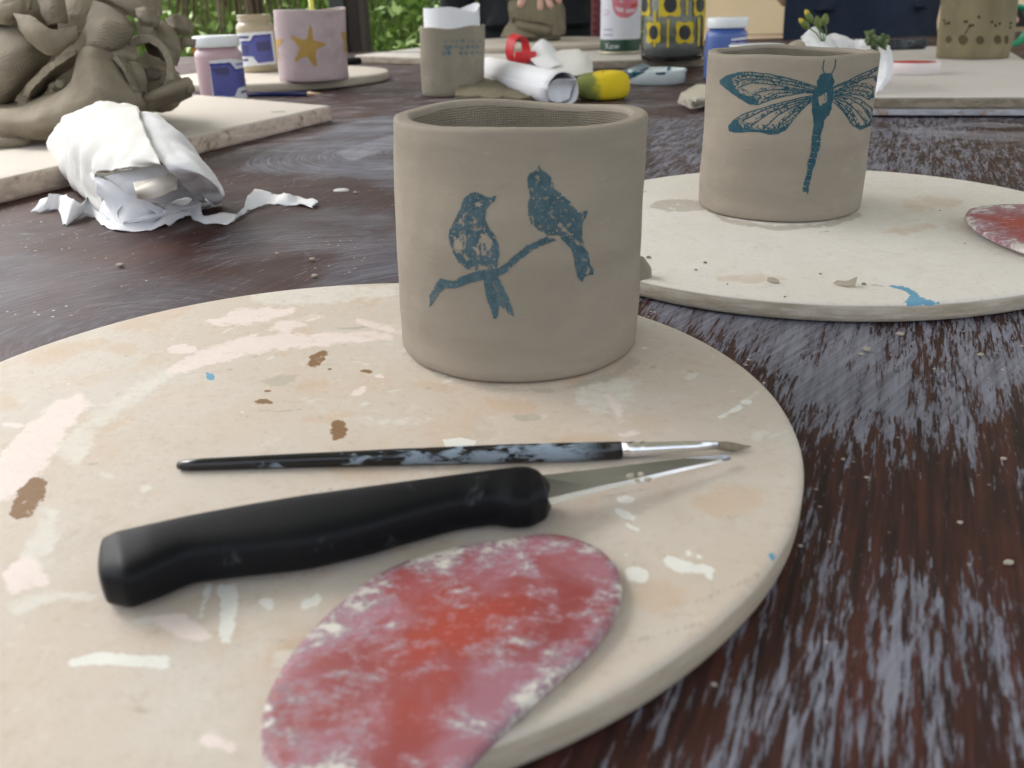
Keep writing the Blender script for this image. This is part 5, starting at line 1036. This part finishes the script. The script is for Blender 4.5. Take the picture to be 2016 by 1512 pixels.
# ---- right side: clay ball, napkin, plants, roller, lid, vase
cb = q(1582, 77, 1.16); R_ = cb.z/1.75
bm = bmesh.new(); bmesh.ops.create_icosphere(bm, subdivisions=4, radius=1); vs = [V((cb.x+v_.co.x*.034*(1+.1*noise.noise(v_.co*2)), 1.16+v_.co.y*.034, max(.0005, cb.z*.5+v_.co.z*cb.z*.5))) for v_ in bm.verts]
bm.verts.index_update(); fs = [[v_.index for v_ in f_.verts] for f_ in bm.faces]; bm.free()
tag(mesh_obj('clay_ball', vs, fs, M['clay_dry'], origin=(cb.x, 1.16, .0005)), 'smooth pale clay ball behind the dragonfly cup rim', 'clay ball')
C5 = lambda a, b, y: q(1500+a/3.907, b/3.907, y)
nap = thing('paper_napkin', 'crumpled white paper napkin behind the dragonfly cup', 'napkin', tuple(at(1700, 190, .001)))
def nslab(nm, rows, amp=.0025): return slab(nm, [[C5(*p) for p in r] for r in rows], .0007, M['paper'], amp, 45, .6, parent=nap)
nslab('left_fold', [[(300,290,1.12), (400,210,1.14), (460,250,1.13)], [(330,330,1.09), (420,290,1.10), (520,290,1.11)], [(380,400,1.06), (480,380,1.06), (580,380,1.06)]])
nslab('middle_fold', [[(450,270,1.14), (600,285,1.15), (700,300,1.15), (800,310,1.14)], [(500,310,1.11), (600,315,1.11), (700,340,1.11), (820,340,1.10)], [(520,430,1.06), (620,430,1.06), (720,430,1.06), (860,430,1.06)]], .004)
nslab('right_fold', [[(880,370,1.10), (960,350,1.11), (985,370,1.12)], [(890,480,1.06), (970,440,1.05), (1012,490,1.06)], [(880,620,1.03), (950,590,1.02), (995,600,1.03)], [(850,760,1.01), (890,700,1.01), (920,690,1.015)]], .003)
M['yelst'] = simple('yellow_stain', (.55, .52, .16), .8)
M['stem'] = simple('green_stem', (.10, .17, .035), .6, .2, 80); M['bud'] = simple('yellow_bud', (.55, .42, .03), .6, .2); M['budg'] = simple('green_bud', (.12, .16, .03), .6, .2)
bud = thing('wild_flower', 'small cut stem with yellow and green buds on the napkin', 'flower', tuple(C5(475, 340, 1.09)))
root = C5(475, 345, 1.085)
for i, (a, b, mt) in enumerate([(335, 195, 'bud'), (368, 140, 'bud'), (435, 180, 'budg'), (486, 160, 'budg')]):
    e_ = C5(a, b, 1.085+.004*i); mesh_obj('stalk', *tube([root, root.lerp(e_, .5)+V((.002, 0, .002)), e_], .0007, 6), M['stem'], bud)
    d_ = (e_-root).normalized(); mesh_obj('bud', *tube([e_-d_*.006, e_-d_*.003, e_+d_*.002, e_+d_*.006, e_+d_*.0085], [.001, .0035, .0042, .003, .001], 10), M['budg'], bud)
    if mt == 'bud': mesh_obj('petal_tip', *tube([e_+d_*.004, e_+d_*.008, e_+d_*.011], [.0031, .0028, .0008], 8), M['bud'], bud)
M['leafm'] = simple('leaf_green', (.115, .165, .055), .6, .35, 45, .0006, 150)
lf = thing('cut_leaf', 'lobed green leaf standing on the napkin edge', 'leaf', tuple(C5(890, 390, 1.06)))
def leaf(cpts, y0, y1):
    P = [];
    for i, (a_, b_) in enumerate(cpts):
        a2, b2 = cpts[(i+1) % len(cpts)]
        for k in range(4):
            t_ = k/4; j_ = 5*(1 if k % 2 else -1); P.append((a_+(a2-a_)*t_+j_*.6, b_+(b2-b_)*t_+j_))
    ca = sum(p[0] for p in P)/len(P); cb_ = sum(p[1] for p in P)/len(P); n_ = len(P); vs = []
    for r_, dy in ((1, 0), (.66, -.004), (.33, -.007), (.01, -.006)):
        for i, (a_, b_) in enumerate(P): vs.append(C5(ca+(a_-ca)*r_, cb_+(b_-cb_)*r_, y0+(y1-y0)*(b_-200)/200+dy+.002*math.sin(i*1.3)))
    return mesh_obj('leaf_blade', vs, grid_faces(4, n_, True), M['leafm'], lf)
leaf([(782,240),(815,238),(850,228),(872,225),(868,262),(905,290),(888,330),(850,358),(805,352),(790,320),(800,280)], 1.07, 1.05)
leaf([(880,300),(915,262),(935,250),(945,268),(978,268),(984,305),(965,345),(955,392),(930,378),(900,360),(878,345)], 1.075, 1.055)
mesh_obj('leaf_stalk', *tube([C5(885, 350, 1.06), C5(895, 400, 1.055), C5(905, 450, 1.045)], .0009, 6), M['stem'], lf)
GT = .0221
a_ = at(1826, 97, GT)+V((0, .009, .0092)); rl = thing('black_roller', 'dark grey clay-dusted rolling pin lying behind the napkin', 'roller', tuple(a_-V((0, 0, .0092))))
s = NT('dusty_black'); v = s.obj(); M['dusty'] = s.fin(s.mix(s.ss(s.noise(v, 60, 5, .7), .45, .65), (.020, .022, .028), (.13, .15, .17)), .6)
mesh_obj('barrel', *tube([a_+V((-.20, .012, 0)), a_+V((-.006, 0, 0)), a_+V((-.002, 0, 0)), a_], [.0092, .0092, .0082, .006], 18), M['dusty'], rl)
lc = at(1816, 148, GT)+V((0, .032, 0)); ld = thing('jar_lid', 'white jar lid with red paint inside, lying on the drawing board', 'lid', tuple(lc))
M['lidp'] = simple('pinkish_lid', (.70, .63, .62), .45, .06, 50); lr = .0345
lo_ = mesh_obj('lid_wall', *lathe([(lr*.97, GT), (lr, GT+.001), (lr*1.0, GT+.0135), (lr*.98, GT+.015), (lr*.95, GT+.015), (lr*.94, GT+.011), (lr*.01, GT+.0105)], lc.x, lc.y, 48), M['lidp'], ld)
mesh_obj('red_paint', *lathe([(lr*.9, GT+.0112), (lr*.86, GT+.0146), (lr*.5, GT+.0150), (lr*.1, GT+.0150)], lc.x, lc.y, 32, .98, .98, wob=lambda a, r_, z_, k: (r_*(1+.05*math.sin(3*a)), z_)), simple('red_paint', (.50, .05, .055), .4, .3, 80), ld)
vase = thing('clay_vase', 'tall olive-stained clay vase pressed with plants and round marks', 'vase', (.7575, 1.4995, GT), 'tall vessels')
wV, _ = cup(vase, [(.0530, .7590, 1.4992), (.0556, .7585, 1.4992), (.0556, .7570, 1.5000), (.0553, .7548, 1.5012), (.0548, .7525, 1.5020), (.0545, .7505, 1.5030)], GT, .165, .006, lambda a: .001*math.sin(2*a), M['clay_green'], M['clay_weave'], 23, seg=96, nz=26, bulge=.0012)
tV = bvh([wV]); C7 = lambda x, y: (1840+x/6.3, y/6.3)
M['impr'] = stain_mat('dark_impression', (.085, .065, .025), .55, lo=.2, hi=.6); M['impr2'] = stain_mat('dark_plant_mark', (.045, .030, .012), .9, lo=.1, hi=.4)
for x, y, rx, ry in ((175,490,36,48),(355,495,62,62),(565,500,52,55),(780,490,48,55),(890,490,28,58)):
    X_, Y_ = C7(x, y); decal('round_mark', (X_-12, Y_-12, X_+12, Y_+12), .7, lambda cx, cy, X_=X_, Y_=Y_, rx=rx/6.3, ry=ry/6.3: np.hypot((cx-X_)/rx, (cy-Y_)/ry) < 1+.1*wobn(cx, cy, 4, 5), tV, M['impr'], vase, .0004, 3)
for x, y in ((120,255),(140,295),(180,285),(375,270),(395,265),(475,310),(440,320),(710,275),(755,315),(805,292),(940,290),(935,340),(550,210)):
    X_, Y_ = C7(x, y); decal('plant_mark', (X_-5, Y_-5, X_+5, Y_+5), .6, lambda cx, cy, X_=X_, Y_=Y_: np.hypot(cx-X_, cy-Y_) < 2.6+1.2*wobn(cx, cy, 3, 9), tV, M['impr2'], vase, .0006, 1)
decal('plant_mark', (1895, 45, 1912, 68), .6, lambda cx, cy: near_line(cx, cy, [C7(430, 330), C7(380, 420)], 1.6), tV, M['impr2'], vase, .0006, 1)
gc = q(1990, 62, 1.72); gr = thing('tape_roll', 'bright green tape roll standing behind the olive vase', 'tape', (gc.x, 1.72, .0225))
mesh_obj('tape', *lathe([(.030, -.010), (.036, -.010), (.0365, 0), (.036, .010), (.030, .010), (.0295, 0), (.030, -.010)], 0, 0, 40, close_bottom=False), plastic('green_tape', (.02, .33, .17), .35), gr, origin=(0, 0, 0)).matrix_local = Matrix.Translation((.0, 0, .0366)) @ Matrix.Rotation(PI/2, 4, 'X') @ Matrix.Rotation(.0, 4, 'Y')

# ---- folded clay block at the back
ZD = .0299
blk = thing('clay_block', 'folded grey clay block under the hand at the back', 'clay block', tuple(at(1050, 73, ZD)))
C8 = lambda a, b, y: q(930+a/7.467, b/7.467, y)
bm = bmesh.new(); bmesh.ops.create_cube(bm, size=2); bmesh.ops.subdivide_edges(bm, edges=bm.edges[:], cuts=9, use_grid_fill=True); bc = q(1052, 30, 2.34); vs = []
for v_ in bm.verts:
    d = v_.co.normalized()*1.25; c_ = V((max(-1, min(1, d.x*1.15)), max(-1, min(1, d.y*1.15)), max(-1, min(1, d.z*1.15)))); k = 1+.06*noise.noise(v_.co*1.4)
    vs.append(V((bc.x+c_.x*.060*k*(1-.08*c_.z), 2.34+c_.y*.05*k, ZD+.0005+(c_.z+1)*.0455)))
bm.verts.index_update(); fs = [[v_.index for v_ in f_.verts] for f_ in bm.faces]; bm.free(); mesh_obj('core', vs, fs, M['clay_wrap'], blk)
def bslab(nm, rows, th=.008): return slab(nm, [[C8(*p) for p in r] for r in rows], th, M['clay_wrap'], .0015, 40, .4, parent=blk)
bslab('upper_fold', [[(545,30,2.29), (800,-20,2.275), (1050,-20,2.28), (1290,0,2.30)], [(535,150,2.275), (800,150,2.262), (1020,170,2.265), (1260,120,2.285)], [(545,245,2.275), (800,300,2.262), (1000,330,2.265), (1180,380,2.285)]])
bslab('middle_fold', [[(640,290,2.28), (800,310,2.268), (1000,360,2.272), (1180,390,2.29)], [(650,370,2.272), (820,400,2.26), (1000,430,2.262), (1130,450,2.28)], [(700,440,2.28), (850,480,2.27), (1000,500,2.27), (1120,490,2.285)]])
bslab('base_fold', [[(540,350,2.30), (640,360,2.285), (760,440,2.275), (900,510,2.275)], [(480,440,2.29), (620,450,2.272), (760,500,2.262), (900,535,2.262)], [(415,545,2.29), (600,548,2.27), (780,550,2.258), (950,550,2.26)]])
bslab('side_fold', [[(1200,30,2.30), (1290,20,2.32), (1340,120,2.34)], [(1180,280,2.285), (1280,280,2.30), (1350,300,2.335)], [(1160,500,2.28), (1240,520,2.295), (1350,500,2.33)]])

# ================================================================== PEOPLE
M['skin'] = simple('skin', (.60, .36, .285), .5, .10, 30, Subsurface_Weight=.08); M['black_cloth'] = simple('black_cloth', (.010, .011, .016), .85, .3, 20, .0008, 250); M['navy'] = simple('navy_cloth', (.012, .022, .050), .85, .55, 14, .0008, 250)
M['hair'] = simple('brown_hair', (.06, .035, .02), .6, .4, 90); M['shoe'] = simple('dark_shoe', (.02, .02, .02), .5); M['eyem'] = simple('dark_eye', (.02, .015, .012), .2)
def skin_obj(name, nodes, edges, mat, parent, root, sub=2):
    ks = list(nodes); idx = {k: i for i, k in enumerate(ks)}; o0 = V(parent['_o'])
    me = bpy.data.meshes.new(name); me.from_pydata([V(nodes[k][0])-o0 for k in ks], [(idx[a], idx[b]) for a, b in edges], []); me.materials.append(mat)
    o = bpy.data.objects.new(name, me); C.objects.link(o); o.parent = parent
    m_ = o.modifiers.new('skin', 'SKIN'); m_.use_smooth_shade = True
    for i, k in enumerate(ks):
        r_ = nodes[k][1]; sv = me.skin_vertices[0].data[i]; sv.radius = (r_, r_) if not isinstance(r_, tuple) else r_; sv.use_root = (k in root)
    mod(o, 'SUBSURF', levels=sub, render_levels=sub); return o
def person(label, x, y, gz, hands, elbows, cloth, trousers, apron=None, face=-1):
    t = thing('person', label, 'person', (x, y, gz), 'people at the table')
    B_ = lambda dx, dy, z: V((x+dx, y+dy, gz+z)); f = face
    nodes = {'pelvis': (B_(0, 0, .93), (.14, .10)), 'waist': (B_(0, 0, 1.06), (.125, .095)), 'chest': (B_(0, .01, 1.27), (.15, .11)), 'neckb': (B_(0, .01, 1.41), .06), 'neck': (B_(0, 0, 1.47), .05), 'jaw': (B_(0, f*.02, 1.53), .062), 'head': (B_(0, 0, 1.60), .086), 'crown': (B_(0, 0, 1.655), .066)}
    ed = [('pelvis', 'waist'), ('waist', 'chest'), ('chest', 'neckb'), ('neckb', 'neck'), ('neck', 'jaw'), ('jaw', 'head'), ('head', 'crown')]
    nodes['nose'] = (B_(0, f*.108, 1.578), .013); ed.append(('head', 'nose'))
    cl_n = {k: (nodes[k][0], tuple(r+.018 for r in nodes[k][1])) for k in ('pelvis', 'waist', 'chest')}; cl_n['neckb'] = (nodes['neckb'][0], .075); cl_n['hem'] = (B_(0, 0, .80), (.165, .125)); cl_e = [('hem', 'pelvis'), ('pelvis', 'waist'), ('waist', 'chest'), ('chest', 'neckb')]
    tr_n = {'pelvis': (nodes['pelvis'][0], (.155, .115)), 'belt': (B_(0, 0, 1.03), (.138, .106))}; tr_e = [('pelvis', 'belt')]
    for sd_ in (-1, 1):
        k = str(sd_); nodes['ear'+k] = (B_(sd_*.088, .005, 1.585), .014); ed.append(('head', 'ear'+k))
        nodes['hip'+k] = (B_(sd_*.09, 0, .86), .085); nodes['knee'+k] = (B_(sd_*.10, f*.02, .48), .058); nodes['ankle'+k] = (B_(sd_*.10, 0, .09), .038); nodes['toe'+k] = (B_(sd_*.11, f*.15, .04), .035)
        ed += [('pelvis', 'hip'+k), ('hip'+k, 'knee'+k), ('knee'+k, 'ankle'+k), ('ankle'+k, 'toe'+k)]
        tr_n['hip'+k] = (nodes['hip'+k][0], .105); tr_n['knee'+k] = (nodes['knee'+k][0], .078); tr_n['hem'+k] = (B_(sd_*.10, 0, .11), .066); tr_e += [('pelvis', 'hip'+k), ('hip'+k, 'knee'+k), ('knee'+k, 'hem'+k)]
        sh_ = B_(sd_*.17, .01, 1.37); el = V(elbows[sd_]); wr_ = V(hands[sd_][0])
        nodes['sho'+k] = (sh_, .052); nodes['elb'+k] = (el, .040); nodes['wri'+k] = (wr_, .027); ed += [('chest', 'sho'+k), ('sho'+k, 'elb'+k), ('elb'+k, 'wri'+k)]
        tips = hands[sd_][1]; palm = V(hands[sd_][2]); nodes['palm'+k] = (palm, (.030, .018)); ed.append(('wri'+k, 'palm'+k))
        for j, tp_ in enumerate(tips):
            tp_ = V(tp_); kn = palm.lerp(tp_, .42)+V((0, 0, .012)); md = palm.lerp(tp_, .75)+V((0, 0, .010)); r_ = .0095 if j else .0105
            nodes[f'kn{k}{j}'] = (kn, r_); nodes[f'md{k}{j}'] = (md, r_*.95); nodes[f'tp{k}{j}'] = (tp_, r_*.82); ed += [('palm'+k, f'kn{k}{j}'), (f'kn{k}{j}', f'md{k}{j}'), (f'md{k}{j}', f'tp{k}{j}')]
        cl_n['sho'+k] = (sh_, .072); se = elbows.get('sleeve', 1.0); cl_n['cuff'+k] = (sh_.lerp(el, min(se, .99)), .062); cl_e += [('chest', 'sho'+k), ('sho'+k, 'cuff'+k)]
        if se > 1: cl_n['cuff2'+k] = (el.lerp(wr_, se-1), .046); cl_e.append(('cuff'+k, 'cuff2'+k))
    skin_obj('body', nodes, ed, M['skin'], t, ('pelvis',)); skin_obj('top', cl_n, cl_e, cloth, t, ('pelvis',)); skin_obj('trousers', tr_n, tr_e, trousers, t, ('pelvis',))
    bm = bmesh.new(); bmesh.ops.create_icosphere(bm, subdivisions=3, radius=1); hc = B_(0, -f*.012, 1.615)
    vs = [hc+V((v_.co.x*.102, v_.co.y*.108, v_.co.z*.098))+V((0, -f*.03, -.05))*max(0, -v_.co.z)*(1 if v_.co.y*f < .2 else 0)+V((0, -f*.07, .02))*max(0, v_.co.y*f)*(max(0, .35-v_.co.z)) for v_ in bm.verts]; bm.verts.index_update(); fs = [[v_.index for v_ in f_.verts] for f_ in bm.faces if not (f_.calc_center_median().y*f > .25 and f_.calc_center_median().z < .45)]; bm.free(); mesh_obj('hair', vs, fs, M['hair'], t)
    for sd_ in (-1, 1):
        mesh_obj('eye', *lathe([(.0001, 0), (.006, .002), (.008, .007), (.006, .012), (.0001, .014)], 0, 0, 12), M['eyem'], t, origin=-(B_(sd_*.032, f*.083, 1.59)-V(t['_o'])))
        mesh_obj('shoe', *tube([B_(sd_*.10, -f*.06, .045), B_(sd_*.10, 0, .06), B_(sd_*.105, f*.10, .045), B_(sd_*.11, f*.18, .032)], [.036, .045, .044, .028], 14), M['shoe'], t)
    if apron: slab('apron', [[B_(-.19, f*.07, 1.30), B_(0, f*.155, 1.32), B_(.19, f*.07, 1.30)], [B_(-.225, f*.03, .95), B_(0, f*.16, .95), B_(.225, f*.03, .95)], [B_(-.24, f*.05, .50), B_(0, f*.17, .50), B_(.24, f*.05, .50)]], .004, apron, .006, 9, .3, parent=t)
    return t
x1 = q(1056, 30, 2.84).x
tips1 = [q(1022, 14, 2.262), q(1064, 21, 2.258), q(1086, 17, 2.262), q(1104, 6, 2.275), q(992, -4, 2.29)]
palm1 = q(1058, -28, 2.325); palm1.z = ZD+.112
tl = [V((x1-.16, 2.46, .045)), V((x1-.14, 2.455, .045)), V((x1-.12, 2.46, .045)), V((x1-.10, 2.47, .045)), V((x1-.10, 2.53, .045))]
# her other hand rests on the table edge, hidden behind the paper-lined cup
person('person in black pressing the folded clay block at the back', x1, 2.86, ground_z(x1, 2.86), {1: (palm1+V((.02, .07, .05)), tips1, palm1), -1: (V((x1-.21, 2.80, -.14)), [V((x1-.22+.02*(k-2), 2.76, -.30+.015*abs(k-2))) for k in range(5)], V((x1-.215, 2.78, -.20)))},
       {1: V((x1+.27, 2.62, .30)), -1: V((x1-.24, 2.90, .13)), 'sleeve': 1.75}, M['black_cloth'], M['black_cloth'])
x2 = q(1692, 40, 2.86).x; eb = q(1546, 2, 2.88)
person('person in navy standing behind the olive vase', x2, 2.88, ground_z(x2, 2.88), {-1: (V((x2-.06, 3.06, .15)), [V((x2+.03+.01*(k % 3), 3.08, .12+.018*k)) for k in range(5)], V((x2-.02, 3.07, .155))), 1: (V((x2+.33, 2.72, .12)), [V((x2+.27+.02*k, 2.58, .03)) for k in range(4)]+[V((x2+.25, 2.66, .04))], V((x2+.30, 2.66, .07)))},
       {-1: eb, 1: V((x2+.30, 2.86, .24)), 'sleeve': .55}, M['navy'], M['navy'], M['navy'])

# ================================================================== BACKGROUND THINGS
M['post'] = simple('dark_timber', (.030, .022, .019), .75, .5, 14, .001, 120); M['postg'] = simple('grey_timber_face', (.060, .064, .068), .7, .2, 10)
pp = q(700, 60, 2.78); pz = ground_z(pp.x, 2.78)
post = thing('gazebo', 'gazebo with dark timber posts and cream canvas roof over the table', 'gazebo', (pp.x, 2.78, pz))
def timber(px_, py_, pz_):
    o = mesh_obj('post', *box_geo((px_+.010, py_, (pz_+1.62)/2), .058, .07, 1.62-pz_, .0, .004), M['post'], post, smooth=False)
    for nm, g_, mt in (('side_batten', box_geo((px_-.042, py_-.005, (pz_+1.62)/2), .044, .075, 1.62-pz_, .0, .003), M['postg']), ('front_batten', box_geo((px_+.030, py_-.038, (pz_+1.62)/2), .018, .010, 1.62-pz_, .0, .002), M['batten'])):
        k = mesh_obj(nm, *g_, mt, None, origin=(pp.x, 2.78, pz), smooth=False); k.location = (0, 0, 0); k.parent = o
M['batten'] = simple('brown_batten', (.065, .048, .040), .75)
GX0, GX1, GY0, GY1 = pp.x-1.0, 2.7, -.75, 3.9
timber(pp.x, 2.78, pz)
for gx_, gy_ in ((GX0+.05, GY0+.05), (GX1-.05, GY0+.05), (GX1-.05, GY1-.05)): timber(gx_, gy_, ground_z(gx_, gy_)-.02)
def canvas_mat(name, c, tr):
    s = NT(name); v = s.obj(); f = s.noise(v, 3, 4); cc = s.mix(f, tuple(x*.93 for x in c), c)
    d = s.n('BsdfDiffuse', {'Color': cc}); t_ = s.n('BsdfTranslucent', {'Color': cc}); m_ = s.n('MixShader', {0: tr, 1: d.outputs[0], 2: t_.outputs[0]}); s.t.links.new(m_.outputs[0], s.out.inputs[0]); return s.mat
M['canv'] = canvas_mat('cream_canvas', (.80, .71, .58), .5); M['roof'] = canvas_mat('gazebo_canvas', (.70, .68, .64), .35)
gxm, gym = (GX0+GX1)/2, (GY0+GY1)/2; rows_ = []
for j in range(9):
    v__ = j/8; r__ = []
    for i in range(9):
        u__ = i/8; k = 1-max(abs(2*u__-1), abs(2*v__-1)); r__.append(V((GX0+(GX1-GX0)*u__, GY0+(GY1-GY0)*v__, 1.62+.55*k)))
    rows_.append(r__)
slab('roof', rows_, .004, M['roof'], .01, 2, 0, parent=post, nu=2, nv=2)
cx0 = q(1325, 40, 3.7).x
cnv = slab('canvas_wall', [[V((cx0+.45*i, 3.7+.05*math.sin(i*1.7), z_)) for i in range(8)] for z_ in (TZ+.35, TZ+1.2, TZ+2.0, TZ+2.9)], .004, M['canv'], .02, 2, 0, origin=(cx0+1.5, 3.7, TZ+.35))
tag(cnv, 'cream canvas side wall hanging behind the person in navy', 'canvas')
stb = thing('side_table', 'low brown side table in front of the canvas wall', 'table', (cx0+.9, 3.35, ground_z(cx0+.9, 3.35)))
M['brownw'] = simple('brown_wood', (.20, .145, .095), .6, .25, 12); zt = q(1490, 76, 3.2).z
mesh_obj('side_table_top', *box_geo((cx0+.9, 3.38, zt-.015), 1.8, .36, .03, 0, .003), M['brownw'], stb, smooth=False)
for sx_ in (-.8, .8):
    for sy_ in (-.12, .12): gz_ = ground_z(cx0+.9+sx_, 3.38+sy_)-.03; mesh_obj('leg', *box_geo((cx0+.9+sx_, 3.38+sy_, (gz_+zt-.03)/2), .04, .04, zt-.03-gz_), M['brownw'], stb, smooth=False)
s = NT('red_patterned'); v = s.obj(); ch = s.n('TexChecker', {'Vector': v, 'Scale': 110.0}).outputs['Fac']; M['redpat'] = s.fin(s.mix(s.m('ADD', s.m('MULTIPLY', ch, .6), s.m('MULTIPLY', s.noise(v, 90, 3), .4)), (.105, .020, .026), (.20, .055, .062)), .85)
rb0 = q(1166, 75, 2.52); rb1 = q(1240, 75, 2.52)
bag = thing('cloth_bag', 'dark red patterned cloth bag standing behind the tin', 'bag', ((rb0.x+rb1.x)/2, 2.54, .0005))
mesh_obj('bag_body', *box_geo(((rb0.x+rb1.x)/2, 2.545, .1006), rb1.x-rb0.x, .05, .20, 0, .010), M['redpat'], bag)
mesh_obj('bag_handle', *tube(crm([((rb0.x+.02), 2.545, .195), ((rb0.x+.025), 2.545, .27), ((rb0.x+rb1.x)/2, 2.545, .30), ((rb1.x-.025), 2.545, .27), ((rb1.x-.02), 2.545, .195)], 6), .006, 8), M['redpat'], bag)
# dry drooping plant behind the jars
M['deadleaf'] = blade_mat('dead_leaf', (.050, .030, .016), (.22, .15, .085)); M['yleaf'] = blade_mat('strap_leaf', (.04, .09, .02), (.12, .19, .05))
yx = q(505, 40, 2.95).x; yg = ground_z(yx, 2.95); yk = thing('dry_plant', 'clump of drooping dry brown leaves behind the open jar', 'plant', (yx, 2.95, yg))
mesh_obj('trunk', *tube([(yx, 2.95, yg-.03), (yx+.01, 2.95, yg+.3), (yx, 2.95, yg+.7), (yx-.01, 2.95, .42)], [.035, .03, .028, .02], 10), M['bark'], yk)
rg = random.Random(5)
for i in range(46):
    a = rg.uniform(0, 2*PI); c0 = V((yx+rg.uniform(-.06, .02), 2.95+rg.uniform(-.04, .03), rg.uniform(.22, .40))); out_ = rg.uniform(.05, .22); d = V((math.cos(a)*1.1-.35, math.sin(a)*.6, 0))
    endz = rg.uniform(.045, .16); w_ = rg.uniform(.006, .014); tip = c0+d*out_; tip.z = endz; mid = c0+d*out_*.7+V((0, 0, .02)); sd2 = V((1, .3*math.sin(a), 0)).normalized()*w_
    P0 = crm([c0, mid, tip], 4); vs = []
    for k, p in enumerate(P0): k_ = 1-.75*(k/(len(P0)-1))**2; vs += [p-sd2*k_, p+V((0, -.004, 0)), p+sd2*k_]
    mesh_obj('dead_leaf', vs, grid_faces(len(P0), 3), M['deadleaf'], yk)
for i in range(22):
    a = 2*PI*i/22+rg.uniform(-.1, .1); d = V((math.cos(a), math.sin(a), 0)); c0 = V((yx, 2.95, .42)); ln = rg.uniform(.25, .4); P0 = crm([c0, c0+d*ln*.5+V((0, 0, ln*.6)), c0+d*ln+V((0, 0, ln*.55))], 4); sd2 = V((-d.y, d.x, 0))*.012; vs = []
    for k, p in enumerate(P0): k_ = 1-.9*(k/(len(P0)-1))**2; vs += [p-sd2*k_, p, p+sd2*k_]
    mesh_obj('strap_leaf', vs, grid_faces(len(P0), 3), M['yleaf'], yk)
# slatted chair at the far right
chx = q(2030, 50, 2.9).x; chz = ground_z(chx, 3.0); ch = thing('slatted_chair', 'dark brown slatted garden chair at the right edge', 'chair', (chx, 2.95, chz))
for sx_ in (-.22, .22):
    mesh_obj('leg', *box_geo((chx+sx_, 2.78, chz+.45), .04, .04, .90), M['brownw'], ch, smooth=False); mesh_obj('leg', *box_geo((chx+sx_, 3.18, chz+.22), .04, .04, .44), M['brownw'], ch, smooth=False)
for k in range(5): mesh_obj('slat', *box_geo((chx, 2.78, chz+.50+.085*k), .40, .016, .055, 0, .003), M['post'] if k % 2 else M['brownw'], ch, smooth=False)
mesh_obj('seat', *box_geo((chx, 2.98, chz+.455), .48, .44, .03, 0, .004), M['brownw'], ch, smooth=False)
of = q(388, 100, 3.1)
fl = thing('garden_flower', 'small orange flower in the grass beside the clay heap', 'flower', (of.x, 3.1, ground_z(of.x, 3.1)))
mesh_obj('stalk', *tube([(of.x, 3.1, ground_z(of.x, 3.1)-.02), (of.x, 3.1, of.z)], .003, 6), M['stem'], fl)
for k in range(6):
    a = k*PI/3; mesh_obj('petal', [of, of+V((math.cos(a-.35)*.014, -.006, math.sin(a-.35)*.014)), of+V((math.cos(a)*.024, -.004, math.sin(a)*.024)), of+V((math.cos(a+.35)*.014, -.006, math.sin(a+.35)*.014))], [(0, 1, 2, 3)], simple('orange_petal', (.75, .26, .05), .6), fl)

for o in bpy.data.objects:
    if '_o' in o: del o['_o']
    if 'label' in o and 'kind' not in o: o['kind'] = 'thing'
